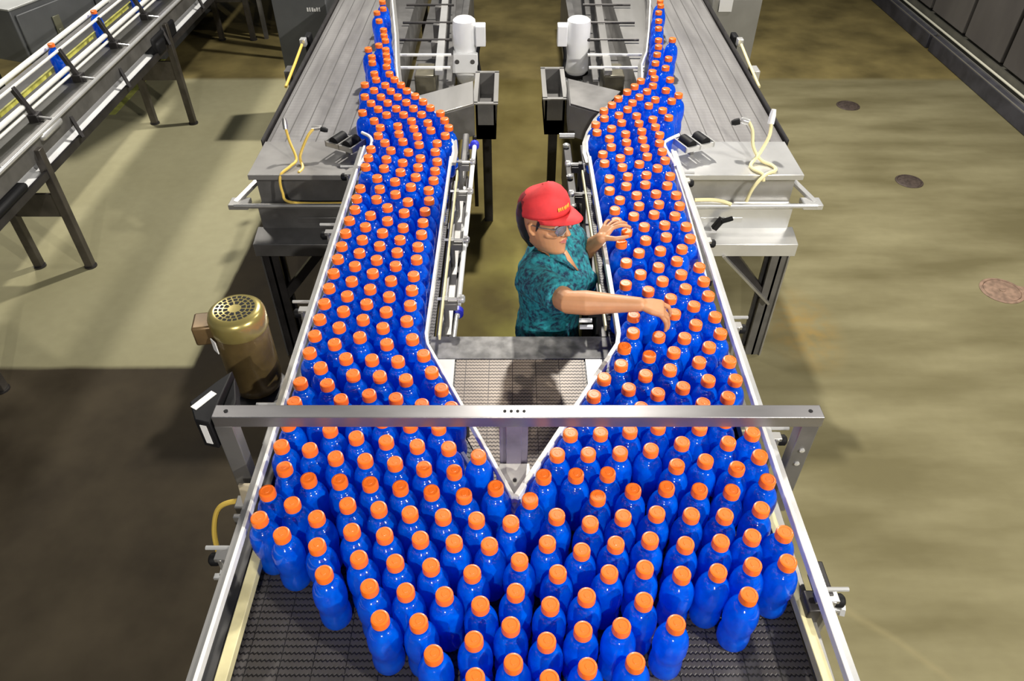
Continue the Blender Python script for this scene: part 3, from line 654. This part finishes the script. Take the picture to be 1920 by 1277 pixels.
# enclosure beyond the side conveyor
A = V((-3.93, 6.03, 0)); d1 = V((.345, .938, 0)); d2 = V((-.938, .345, 0))
M = Matrix(((d1.x, d2.x, 0, A.x), (d1.y, d2.y, 0, A.y), (0, 0, 1, 0), (0, 0, 0, 1)))
en = empty('control_cabinet', A, 'grey control cabinet with latched doors and paper notice at top left', 'cabinet')
g = G(); g.box(0, 1.34, 0, .9, .62, 1.04, M); g.box(.1, .2, .7, .8, 0, .62, M); g.box(1.2, 1.3, .7, .8, 0, .62, M); g.build('cabinet_body', enclosure, en, bevel=.01)
g = G(); g.box(-.01, 1.35, -.012, .9, 1.04, 1.055, M); g.build('top', enclosure_l, en, bevel=.003)
for a in (.03, .82):
    g = G(); g.box(a, a + .75 if a < .5 else a + .49, -.02, -.001, .66, 1.0, M); dr = g.build('door', enclosure, en, bevel=.008)
    g = G(); g.box(a + .30, a + .37, -.035, -.021, .74, .90, M); g.box(a + .31, a + .35, -.045, -.035, .70, .80, M); g.build('latch', mat('olive_latch', (.17, .17, .12), .4, .3) if 'olive_latch' not in MATS else MATS['olive_latch'], dr, bevel=.004)
g = G(); g.box(.95, 1.20, -.0225, -.0215, .70, .985, M); tag(g.build('paper_notice', paper), 'crumpled white printed sheet taped on the control cabinet door', 'paper notice')

eb = empty('pump_cabinet', (-4.0, 8.2, 0), 'dark cabinet beyond the side conveyor, behind the one with the notice', 'cabinet')
g = G(); g.box(-4.5, -3.50, 7.5, 9.6, .10, 1.0); g.build('cabinet_body', enclosure, eb, bevel=.008)
g = G(); g.box(-3.499, -3.49, 7.6, 8.5, .3, .95); g.build('door', darkm, eb)

# cabinets at the top edge, beyond the tables
cl = empty('machine_cabinet', (-1.75, 6.4, 0), 'dark grey machine cabinet beyond outer edge of left table', 'cabinet', 'cabinets beyond the tables')
g = G(); g.box(-1.90, -1.47, 6.15, 6.55, .12, 1.13); g.build('cabinet_body', enclosure, cl, bevel=.008)
for x in (-1.86, -1.51):
    g = G(); g.box(x - .02, x + .02, 6.18, 6.22, 0, .12); g.build('leg', darkm, cl)
g = G()
for k, (w_, h_) in enumerate(((.012, .03), (.01, .03), (.014, .03), (.012, .022), (.012, .03), (.010, .03))): g.box(-1.63 + k * .019, -1.63 + k * .019 + w_, 6.146, 6.149, 1.0, 1.0 + h_)
g.build('lettering', label_m, cl)
cr = empty('machine_cabinet', (1.75, 6.2, 0), 'light grey machine cabinet beyond outer edge of right table', 'cabinet', 'cabinets beyond the tables')
g = G(); g.box(1.55, 1.93, 6.0, 7.6, .10, 1.14); g.build('cabinet_body', mat('mid_grey_cabinet', (.27, .265, .24), .5, .2, .1, 5), cr, bevel=.008)
g = G(); g.box(1.60, 1.70, 5.985, 6.0, 1.05, 1.14); g.build('label', label_m, cr)
ft = empty('far_steel_table', (-2.9, 8.33, 0), 'dark low machine table standing at far top left', 'table')
g = G(); g.box(-2.76, -2.12, 8.36, 9.6, .62, .72); g.build('table_top', steel_t, ft)
for x in (-2.72, -2.16):
    g = G(); g.box(x - .02, x + .02, 8.35, 8.39, 0, .70); g.build('leg', steel_d, ft)
g = G(); g.box(-2.74, -2.14, 8.9, 8.93, .0, .62); g.build('back_panel', steel_t, ft)
pw = empty('pipe_rack', (-2.3, 8.0, 0), 'upright pipes beside dark cabinet at top left', 'pipes')
for x, y, m_ in ((-2.25, 7.75, darkm), (-2.04, 8.2, darkm)):
    g = G(); g.tube([(x, y, 0), (x, y, 1.5)], .028, 12); g.build('pipe', m_, pw)
g = G(); g.tube([(-2.17, 7.95, 0), (-2.17, 7.95, 1.5)], .045, 12); g.build('pipe', mat('ochre_pipe', (.38, .28, .07), .5), pw)

# ================================================================== BOTTLES
CAPZ = ZB + .2035
BP = [(.030, .0), (.037, .004), (.0405, .014), (.0415, .03), (.0405, .05), (.038, .066), (.0375, .075), (.0405, .092), (.0428, .108), (.0430, .122), (.0425, .140), (.0402, .157), (.0358, .1705), (.0302, .1805), (.0246, .1863), (.0206, .1892), (.0197, .1925), (.0195, .2005), (.0225, .2020), (.0225, .2045), (.0190, .206)]
def cap_prof(z): return [(.0205, z), (.0225, z + .001), (.0225, z + .0185), (.0212, z + .0225), (.0185, z + .0238), (.0155, z + .0238), (.0148, z + .0228), (.0075, z + .0228), (.0068, z + .0235), (.001, z + .0235)]
g = G(); g.lathe(BP, (0, 0, 0), 22); bottle_body = g.build('bottle_body', blue)
g = G(); g.lathe(cap_prof(.2055), (0, 0, 0), 36, knurl=.012); bottle_cap = g.build('bottle_cap', orange)
proto = empty('drink_bottle', (0, 0, ZB), 'x', 'bottle', 'blue drink bottles on the conveyor')
bottle_body.parent = proto; bottle_cap.parent = proto
PTS = [tuple(int(k) / 1000 for k in p.split(',')) for p in """83,728 -82,732 170,755 3,765 279,767 -179,785 80,815 -88,818 166,842 257,851 -3,853 386,858 -220,862 -312,870 92,905 -76,906 318,916 181,928 574,930 -164,931 9,940 -259,941 -349,952 422,987 -467,989 -99,991 114,991 242,991 513,994 332,1004 -203,1010 604,1012 -294,1021 694,1021 19,1026 -387,1032 178,1054 -500,1069 -58,1071 446,1073 267,1074 91,1077 -149,1079 538,1080 357,1087 -237,1089 623,1096 -331,1101 -598,1102 709,1106 -418,1113 206,1137 -3,1139 -94,1149 -669,1151 -518,1154 295,1157 -183,1159 119,1160 566,1161 477,1163 386,1168 -272,1168 668,1182 -357,1183 -443,1196 -592,1198 49,1212 233,1220 -131,1227 -669,1237 -220,1238 602,1240 332,1243 514,1244 425,1251 -45,1253 -307,1253 -392,1266 -478,1275 709,1276 -565,1280 88,1292 179,1296 268,1300 -162,1308 -641,1319 -248,1320 634,1320 466,1329 -332,1338 551,1347 -418,1349 -504,1358 709,1363 -96,1364 130,1370 219,1372 311,1376 401,1387 -584,1389 -183,1394 -669,1401 -275,1402 495,1412 630,1414 -367,1418 -457,1434 172,1446 261,1449 709,1449 349,1459 -539,1463 558,1472 -218,1473 435,1475 -304,1483 -669,1488 640,1501 -389,1502 -473,1519 219,1524 -594,1530 309,1535 500,1536 394,1552 -185,1553 -276,1565 586,1569 -669,1574 -528,1586 -359,1591 669,1597 254,1603 -444,1607 454,1613 -221,1632 366,1634 537,1640 -583,1653 -669,1660 623,1672 709,1674 -337,1675 293,1680 -422,1690 427,1695 -508,1696 -258,1710 509,1721 -619,1731 354,1742 610,1757 709,1760 -372,1761 -458,1768 -544,1774 451,1785 -291,1790 -669,1802 535,1804 374,1826 657,1830 -594,1845 -419,1845 -336,1870 583,1876 -515,1880 497,1882 -669,1888 709,1899 413,1903 -443,1928 -594,1931 634,1945 -365,1965 -518,1972 -669,1974 709,1988 425,1989 570,2003 -443,2015 -594,2018 495,2046 646,2047 -362,2051 -518,2059 -669,2061 570,2089 -443,2101 -595,2105 709,2106 496,2133 -365,2139 -518,2145 634,2148 -669,2151 418,2171 709,2193 -593,2193 557,2194 -448,2196 -367,2225 633,2235 481,2236 -522,2242 -669,2242 709,2280 555,2281 -596,2288 -442,2289 436,2310 631,2321 -519,2328 -366,2330 -669,2334 -592,2374 493,2375 -446,2378 578,2389 664,2401 -369,2417 -669,2420 -520,2422 432,2437 531,2462 -445,2465 -595,2465 709,2474 616,2485 -363,2503 -669,2511 -521,2514 462,2518 -442,2552 -596,2558 538,2559 709,2561 623,2572 -365,2590 429,2598 -512,2603 -669,2605 505,2639 676,2641 -588,2645 591,2652 -450,2664 -364,2676 432,2685 -660,2691 -525,2705 537,2719 709,2720 623,2732 -444,2752 -354,2762 461,2767 -580,2773 -666,2778 538,2806 709,2807 -504,2814 623,2818 425,2845 -363,2848 -578,2859 -664,2864 -444,2877 502,2884 683,2889 588,2897 -519,2923 -349,2934 435,2950 -602,2953 -431,2963 519,2969 709,2972 604,2982 -504,3008 -349,3020 -583,3043 663,3045 -429,3052 504,3054 -669,3055 585,3083 426,3091 -504,3096 -346,3106 709,3118 -583,3129 -426,3138 504,3141 -669,3142 631,3156 426,3178 -488,3198 -362,3202 709,3204 551,3213 -573,3215 -669,3228 632,3243 473,3250 -445,3273 -360,3288 709,3290 -611,3293 551,3300 -526,3305 632,3329 473,3337 -461,3362 -326,3368 -653,3368 722,3376 557,3386 -554,3387 418,3404 640,3415 -401,3425 -487,3445 494,3445 -315,3454 -655,3455 714,3462 -570,3472 419,3490 637,3502 -423,3508 551,3510 -507,3530 -696,3531 -341,3536 713,3548 469,3560 797,3568 636,3588 547,3597 -642,3599 -555,3602 -463,3605 -368,3618 -769,3625 475,3647 779,3652 599,3666 -694,3668 -601,3675 -512,3677 -425,3683 715,3710 523,3719 -741,3740 -654,3744 634,3745 -557,3750 -469,3758 844,3766 760,3784 565,3796 -699,3818 680,3818 -610,3819 -786,3821 -518,3829 892,3838 622,3882 730,3889 -656,3893 -570,3898 -748,3903 834,3903 671,3953 773,3964 -696,3972 -610,3975 -809,3977 715,4029 -756,4046 880,4047 -654,4049 796,4067 -692,4127 -778,4129 797,4153 881,4213 -722,4233 833,4285 -812,4290 -729,4321 920,4353 -827,4378 -745,4406 862,4418 -759,4491 -865,4497 889,4542 -810,4563 -781,4645 905,4651 992,4658 -800,4729 -816,4827 936,4857 -867,4997 957,4997 -903,5156 981,5160 -871,5236 1015,5296 -895,5375 1025,5388""".split()]
NUM = ['', 'first', 'second', 'third', 'fourth', 'fifth', 'sixth', 'seventh', 'eighth', 'ninth', 'tenth', 'eleventh', 'twelfth', 'thirteenth', 'fourteenth', 'fifteenth', 'sixteenth', 'seventeenth', 'eighteenth', 'nineteenth', 'twentieth', 'twenty-first', 'twenty-second', 'twenty-third', 'twenty-fourth', 'twenty-fifth']
near = PTS[:300]; rest = PTS[300:]
rows = {}
for i, (x, y) in enumerate(near):
    if y < 1.42: key = ('front', int((1.42 - y) / .0835))
    else: key = ('left' if x < .03 else 'right', int((y - 1.42) / .0835))
    rows.setdefault(key, []).append(i)
labs = {}
for (zone, k), ids in rows.items():
    ids.sort(key=lambda i: near[i][0] if zone != 'right' else -near[i][0])
    for j, i in enumerate(ids):
        if zone == 'front': labs[i] = 'orange-capped blue bottle, %s row in front of the crossbar, %s from the left' % (NUM[k + 1], NUM[j + 1])
        else: labs[i] = 'orange-capped blue bottle, %s lane, %s row beyond the crossbar, %s from the outer rail' % (zone, NUM[k + 1], NUM[j + 1])
for i, (x, y) in enumerate(near):
    if i == 0: r = proto
    else:
        r = proto.copy(); COL.objects.link(r)
        for ch in (bottle_body, bottle_cap):
            c = ch.copy(); COL.objects.link(c); c.parent = r
    r.location = (x, y, ZB + .001); r['label'] = labs[i]
g = G()
for x, y in rest:
    g.cur = 0; g.lathe(BP, (x, y, ZB + .001), 16); g.cur = 1; g.lathe(cap_prof(.2055), (x, y, ZB + .001), 16)
tag(g.build('drink_bottles', [blue, orange]), 'the farthest orange-capped blue bottles narrowing away up both lanes', 'bottles', 'blue drink bottles on the conveyor', 'stuff')
# bottles riding the side conveyor
for k, (x, y, lab) in enumerate(((-3.115, 5.07, 'blue bottle on the side conveyor, nearest the camera'), (-3.11, 5.74, 'blue bottle on the side conveyor, middle of the row'), (-3.10, 6.42, 'blue bottle on the side conveyor, third from the camera'), (-3.10, 6.78, 'blue bottle on the side conveyor, farthest one at the top edge'))):
    r = proto.copy(); COL.objects.link(r); r.location = (x, y, .91); r['label'] = lab; r['group'] = 'bottles on the side conveyor'
    for ch in (bottle_body, bottle_cap):
        c = ch.copy(); COL.objects.link(c); c.parent = r

# ================================================================== THE PERSON
def blob(o, vox, it=4, fac=.5, m=None):
    rm = o.modifiers.new('join', 'REMESH'); rm.mode = 'VOXEL'; rm.voxel_size = vox; rm.use_smooth_shade = True
    sm = o.modifiers.new('soft', 'SMOOTH'); sm.factor = fac; sm.iterations = it
F = V((.79, -.61, .02)).normalized(); Rr = F.cross(V((0, 0, 1))).normalized(); U = Rr.cross(F).normalized()
HC = V((.116, 2.29, 1.516))
def H(f, r, u): return HC + F * f + Rr * r + U * u
per = empty('person', (.15, 2.36, 0), 'person in red cap and teal print shirt reaching over the right lane', 'person')
f2 = V((.906, -.423, 0)); r2 = V((-.423, -.906, 0))
def T(f, r, z): return V((.150, 2.345, z)) + f2 * f + r2 * r
g = G()
# legs, pelvis, trunk core, neck
for s in (1, -1):
    hip = T(-.01, s * .085, .90); kn = T(.03, s * .09, .49); an = T(-.02, s * .10, .09)
    g.tube([hip, hip.lerp(kn, .5), kn, kn.lerp(an, .35), an], [.085, .072, .052, .055, .035], 14, dome=True)
g.tube([T(0, 0, .86), T(0, 0, .98), T(0, 0, 1.08), T(.0, 0, 1.20), T(.0, 0, 1.32), T(0, 0, 1.36)], [.12, .125, .105, .12, .10, .06], 18, dome=True)
g.tube([T(-.01, 0, 1.34), V((.135, 2.322, 1.40)), H(-.02, 0, -.06)], [.058, .050, .052], 14, dome=True)
# shoulders and arms
Sr = T(0, .165, 1.315); El = V((.195, 1.975, 1.385)); Wr = V((.425, 1.930, 1.412))
Sl = T(0, -.165, 1.305); El2 = V((.300, 2.60, 1.15)); Wr2 = V((.352, 2.455, 1.325))
g.tube([T(0, .05, 1.33), Sr, Sr.lerp(El, .5), El, El.lerp(Wr, .25), El.lerp(Wr, .6), Wr], [.055, .058, .047, .041, .043, .034, .025], 16, dome=True)
g.tube([T(0, -.05, 1.33), Sl, Sl.lerp(El2, .5), El2, El2.lerp(Wr2, .25), El2.lerp(Wr2, .6), Wr2], [.055, .055, .045, .038, .040, .032, .024], 16, dome=True)
# right hand: palm down, fingers drooping over a cap
def flat_palm(a, b, w0, w1, th, side):
    a, b, side = V(a), V(b), V(side).normalized()
    n = 9
    for k in range(n):
        t = k / (n - 1) * 2 - 1
        g.tube([a + side * t * w0, a.lerp(b, .5) + side * t * (w0 * .3 + w1 * .7) , b + side * t * w1], [th * .95, th, th * .82], 8, dome=True)
side = V((.10, 1, .05)).normalized()
kn = V((.500, 1.922, 1.400))
flat_palm(Wr + V((.01, 0, 0)), kn, .013, .031, .0125, side)
fl = [(.029, .040, .026, .019, (.012)), (.010, .044, .029, .020, 0), (-.010, .041, .027, .019, 0), (-.030, .033, .021, .016, 0)]
fr = [(.9, .18, -.62), (.62, .04, -.82), (.70, -.06, -.78), (.62, -.16, -.82)]
for (off, l1, l2, l3, _), d in zip(fl, fr):
    d = V(d).normalized(); p0 = kn + side * off + V((-.004, 0, 0)); p1 = p0 + d * l1
    d2 = (d + V((-.25, 0, -.75))).normalized(); p2 = p1 + d2 * l2; d3 = (d + V((-.75, 0, -1.1))).normalized(); p3 = p2 + d3 * l3
    g.tube([p0, p0.lerp(p1, .5), p1, p1.lerp(p2, .5), p2, p3], [.0095, .0085, .0088, .0078, .0078, .0062], 10, dome=True)
b0 = Wr + V((.025, .018, -.006)); b1 = b0 + V((.030, .030, -.022)); b2 = b1 + V((.028, .012, -.022)); b3 = b2 + V((.022, -.002, -.014))
g.tube([b0, b1, b2, b3], [.013, .0105, .0092, .0072], 10, dome=True)
# left hand: open, fingers spread against the rail
p = Wr2 + V((.030, .052, .012)); sd = V((.55, -.70, .45)).normalized()
flat_palm(Wr2 + V((.004, .006, .002)), p, .012, .028, .0115, sd)
for off, d, (l1, l2, l3) in ((.027, (.88, .12, .25), (.034, .024, .018)), (.009, (.80, .50, .22), (.040, .028, .02)), (-.009, (.62, .72, .22), (.038, .026, .019)), (-.027, (.38, .88, .28), (.031, .020, .016))):
    d = V(d).normalized(); p0 = p + sd * off; p1 = p0 + d * l1; p2 = p1 + (d + V((.15, 0, -.35))).normalized() * l2; p3 = p2 + (d + V((.2, 0, -.9))).normalized() * l3
    g.tube([p0, p1, p2, p3], [.0088, .0082, .0074, .006], 10, dome=True)
b0 = Wr2 + V((.012, .0, .0)) + sd * .014; b1 = b0 + V((.034, -.012, .004)); b2 = b1 + V((.030, .006, .002)); b3 = b2 + V((.02, .01, -.002))
g.tube([b0, b1, b2, b3], [.012, .0100, .0088, .007], 10, dome=True)
# head: skull and jaw as a loft of ellipses (front, back, half-width, height)
lev = [(-.120, .074, -.020, .022), (-.112, .086, -.030, .034), (-.098, .090, -.045, .046), (-.075, .088, -.055, .057), (-.045, .087, -.066, .065), (-.012, .087, -.082, .071), (.02, .084, -.092, .0745), (.05, .086, -.095, .075), (.08, .072, -.085, .068), (.105, .045, -.06, .047), (.118, .015, -.03, .02)]
vs = []; n = 28
for u, fr_, bk, hw in lev:
    for k in range(n):
        a = 2 * pi * k / n; cf = cos(a); ff = (fr_ + bk) / 2 + (fr_ - bk) / 2 * (abs(cf) ** .92) * (1 if cf > 0 else -1)
        vs.append(H(ff, hw * sin(a), u))
fs = [(i * n + k, i * n + (k + 1) % n, (i + 1) * n + (k + 1) % n, (i + 1) * n + k) for i in range(len(lev) - 1) for k in range(n)]
g.add(vs, fs + [tuple(range(n)), tuple((len(lev) - 1) * n + k for k in range(n))])
g.tube([H(.082, 0, .018), H(.094, 0, -.005), H(.105, 0, -.024), H(.092, 0, -.032)], [.0075, .0095, .0125, .009], 10, dome=True)      # nose
for s in (1, -1):
    g.tube([H(.088, s * .004, -.028), H(.091, s * .013, -.028)], [.007, .0068], 8, dome=True)
    g.tube([H(.078, s * .016, .028), H(.078, s * .040, .028)], [.009, .007], 8, dome=True)      # brow
    g.tube([H(.068, s * .034, -.022), H(.052, s * .050, -.020)], [.016, .014], 10, dome=True)   # cheek
    g.tube([H(-.002, s * .073, .018), H(-.010, s * .080, .012), H(-.008, s * .080, -.008), H(.002, s * .073, -.026)], [.008, .010, .009, .007], 8, dome=True, flat=.6)
g.tube([H(.084, -.015, -.052), H(.090, 0, -.050), H(.084, .015, -.052)], [.005, .0075, .005], 8, dome=True)
g.tube([H(.083, -.013, -.060), H(.089, 0, -.061), H(.083, .013, -.060)], [.005, .0078, .005], 8, dome=True)
g.tube([H(.075, -.010, -.100), H(.080, 0, -.102), H(.075, .010, -.100)], [.013, .014, .013], 10, dome=True)
o = g.build('body', skin, per); blob(o, .0032, 3, .45)
# features with a colour of their own
g = G(); g.tube([H(.0865, -.019, -.0545), H(.0945, -.007, -.0505), H(.0945, .007, -.0505), H(.0865, .019, -.0545)], [.002, .0038, .0038, .002], 8, dome=True)
g.tube([H(.0865, -.017, -.0565), H(.0945, 0, -.0615), H(.0865, .017, -.0565)], [.002, .0046, .002], 8, dome=True); g.build('lips', lip, per)
for s in (1, -1):
    c = H(.076, s * .030, .006); g = G(); g.lathe([(.001, -.0105), (.007, -.008), (.0105, 0), (.007, .008), (.001, .0105)], c, 14); e = g.build('eye', eye_w, per)
    g = G(); g.lathe([(.0048, 0), (.0045, .001), (.001, .0015)], c + (F - U * .35).normalized() * .0098, 12, (F - U * .35)); g.build('iris', eye_d, e)
    g = G(); g.tube([H(.088, s * .016, .034), H(.089, s * .030, .037), H(.078, s * .046, .031)], [.0022, .003, .0015], 8, dome=True); g.build('eyebrow', hairm, per)
    g = G(); g.tube([H(.087, s * .019, .013), H(.0885, s * .030, .016), H(.082, s * .042, .012)], .0014, 6, dome=True); g.build('eyelash', hairm, per)
# safety glasses
gl = G()
for s in (1, -1):
    pts = [H(.100, s * .006, .020), H(.100, s * .028, .024), H(.092, s * .052, .021), H(.088, s * .058, .006), H(.094, s * .048, -.012), H(.101, s * .026, -.016), H(.102, s * .008, -.004)]
    gl.tube(pts + [pts[0]], .0016, 6, caps=False); gl.tube([H(.090, s * .056, .016), H(.04, s * .074, .016), H(-.012, s * .078, .014)], .0022, 6)
gl.tube([H(.100, -.007, .014), H(.104, 0, .016), H(.100, .007, .014)], .002, 6); glo = gl.build('glasses_frame', steel_d, per)
g = G()
for s in (1, -1):
    g.add([H(.1005, s * .006, .020), H(.1005, s * .028, .024), H(.0925, s * .052, .021), H(.0885, s * .058, .006), H(.0945, s * .048, -.012), H(.1015, s * .026, -.016), H(.1025, s * .008, -.004)], [tuple(range(7))])
lo_ = g.build('lens', lens, glo); so = lo_.modifiers.new('thick', 'SOLIDIFY'); so.thickness = .0012
# hair: cap of hair over the back of the head, gathered low at the nape
g = G(); vs = []; n = 30
hl = [(-.085, -.010, -.070, .048), (-.06, -.008, -.080, .062), (-.03, -.010, -.089, .072), (0, -.012, -.097, .077), (.03, -.006, -.099, .079), (.06, .01, -.095, .078), (.09, .01, -.08, .066), (.105, .0, -.055, .045)]
for u, fr_, bk, hw in hl:
    for k in range(n):
        a = 2 * pi * k / n; vs.append(H((fr_ + bk) / 2 + (fr_ - bk) / 2 * cos(a), hw * sin(a) * (1 if cos(a) < .3 else .93), u))
g.add(vs, [(i * n + k, i * n + (k + 1) % n, (i + 1) * n + (k + 1) % n, (i + 1) * n + k) for i in range(len(hl) - 1) for k in range(n)] + [tuple(range(n)), tuple((len(hl) - 1) * n + k for k in range(n))])
g.tube([H(-.055, .0, -.01), H(-.064, .0, -.05), H(-.062, .0, -.09), H(-.058, .0, -.125)], [.05, .048, .036, .016], 14, dome=True)
for s in (1, -1): g.tube([H(.030, s * .071, .040), H(.024, s * .073, .015), H(.016, s * .073, -.008)], [.008, .007, .003], 8, dome=True)
o = g.build('hair', hairm, per); blob(o, .004, 2)
# baseball cap
capg = G(); vs = []; n = 32
cl_ = [(.038, .096, -.102, .082), (.053, .097, -.104, .084), (.075, .094, -.102, .082), (.098, .084, -.092, .075), (.119, .064, -.073, .061), (.135, .036, -.045, .038), (.141, .012, -.02, .014)]
for u, fr_, bk, hw in cl_:
    for k in range(n):
        a = 2 * pi * k / n; ff = (fr_ + bk) / 2 + (fr_ - bk) / 2 * cos(a); vs.append(H(ff, hw * sin(a), u + .016 * cos(a)))
capg.add(vs, [(i * n + k, i * n + (k + 1) % n, (i + 1) * n + (k + 1) % n, (i + 1) * n + k) for i in range(len(cl_) - 1) for k in range(n)] + [tuple((len(cl_) - 1) * n + k for k in range(n))])
hat = capg.build('baseball_cap', redcap, per); hat.data.materials.append(redcap_d)
for pl in hat.data.polygons:
    c = pl.center + absloc(hat) - HC
    if c.dot(F) < -.045 and c.dot(U) < .10: pl.material_index = 1
so = hat.modifiers.new('thick', 'SOLIDIFY'); so.thickness = .003
g = G(); vs = []; m_ = 14
for i in range(7):
    t = i / 6
    for k in range(m_ + 1):
        a = R(-72 + 144 * k / m_); base = H(-.003 + .099 * cos(a), .083 * sin(a), .040 + .016 * cos(a)); tip = H(.0 + (.099 + .060 * (cos(a) ** .7)) * cos(a), .083 * sin(a), .050 - .022 * (sin(a) ** 2))
        vs.append(base.lerp(tip, t) + U * .006 * sin(pi * t))
g.add(vs, [(i * (m_ + 1) + k, i * (m_ + 1) + k + 1, (i + 1) * (m_ + 1) + k + 1, (i + 1) * (m_ + 1) + k) for i in range(6) for k in range(m_)])
br = g.build('brim', redcap, hat); so = br.modifiers.new('thick', 'SOLIDIFY'); so.thickness = .004
g = G(); g.lathe([(.007, 0), (.006, .003), (.001, .005)], H(-.004, 0, .141), 12, U); g.build('button', redcap, hat)
# small embroidered lettering, illegible in the photo: seven short strokes
g = G()
for k in range(7):
    a = R(-17 + 34 * k / 6 + 8); c = H(-.005 + .0985 * cos(a), .083 * sin(a), .086); nrm = (F * cos(a) + Rr * sin(a)).normalized(); tg_ = (Rr * cos(a) - F * sin(a)).normalized()
    hh = (.007, .0055, .0065, .0055, .006, .0055, .0065)[k]; q1 = c + U * hh; q0 = c - U * hh
    g.add([q0 - tg_ * .0028 + nrm * .004, q0 + tg_ * .0028 + nrm * .004, q1 + tg_ * .0028 + nrm * .0, q1 - tg_ * .0028 + nrm * .0], [(0, 1, 2, 3)])
em = g.build('embroidery', gold, hat); so = em.modifiers.new('thick', 'SOLIDIFY'); so.thickness = .002
# shirt
g = G()
secs = [(.88, .150, .130, 0), (.96, .150, .128, 0), (1.04, .142, .122, .0), (1.10, .142, .122, .006), (1.16, .150, .135, .014), (1.22, .158, .146, .020), (1.27, .162, .138, .016), (1.315, .155, .110, .006), (1.345, .125, .088, 0), (1.372, .075, .070, -.004), (1.392, .060, .062, 0)]
vs = []; n = 32
for z, hw, hd, fo in secs:
    for k in range(n):
        a = 2 * pi * k / n; wob = .004 * sin(a * 5 + z * 40); vs.append(T(fo + (hd + wob) * cos(a), (hw + wob) * sin(a), z))
g.add(vs, [(i * n + k, i * n + (k + 1) % n, (i + 1) * n + (k + 1) % n, (i + 1) * n + k) for i in range(len(secs) - 1) for k in range(n)] + [tuple(range(n)), tuple((len(secs) - 1) * n + k for k in range(n))])
for s in (1, -1): g.tube([T(.095, s * .06, 1.20), T(.125, s * .065, 1.19)], [.058, .052], 14, dome=True)
g.tube([T(0, .08, 1.325), Sr + V((0, 0, -.002)), Sr.lerp(El, .45), Sr.lerp(El, .82)], [.072, .073, .066, .062], 18)
g.tube([T(0, -.08, 1.32), Sl, Sl.lerp(El2, .45), Sl.lerp(El2, .75)], [.070, .070, .062, .060], 18)
o = g.build('shirt', shirt_m, per); blob(o, .006, 5)
dt = bpy.data.textures.new('cloth_folds', 'CLOUDS'); dt.noise_scale = .055
dm = o.modifiers.new('folds', 'DISPLACE'); dm.texture = dt; dm.strength = .016; dm.mid_level = .5; dm.texture_coords = 'LOCAL'
g = G()
for s in (1, -1):
    g.add([T(-.02, s * .058, 1.395), T(.045, s * .052, 1.392), T(.098, s * .012, 1.335), T(.118, s * .045, 1.315), T(.085, s * .082, 1.365), T(-.02, s * .085, 1.372)], [(0, 1, 4, 5), (1, 2, 3, 4)])
cg = g.build('collar', shirt_m, per); so = cg.modifiers.new('thick', 'SOLIDIFY'); so.thickness = .005
g = G(); g.add([T(.060, .010, 1.378), T(.060, .050, 1.372), T(.128, .036, 1.312)], [(0, 1, 2)]); gk = g.build('neck_opening', skin, per)
so = gk.modifiers.new('thick', 'SOLIDIFY'); so.thickness = .01
# trousers and shoes
g = G()
g.tube([T(0, 0, .84), T(0, 0, .93), T(0, 0, .99)], [.125, .128, .12], 20, dome=True)
for s in (1, -1):
    hip = T(-.01, s * .085, .88); kn_ = T(.03, s * .09, .49); an = T(-.02, s * .10, .06)
    g.tube([hip, hip.lerp(kn_, .5), kn_, kn_.lerp(an, .5), an], [.10, .086, .07, .066, .06], 16)
o = g.build('trousers', trouser, per); blob(o, .007, 3)
for s in (1, -1):
    g = G(); g.tube([T(-.07, s * .10, .04), T(0, s * .10, .045), T(.10, s * .105, .032), T(.15, s * .105, .026)], [.036, .040, .036, .024], 14, dome=True, flat=.85); g.build('shoe', black, per)
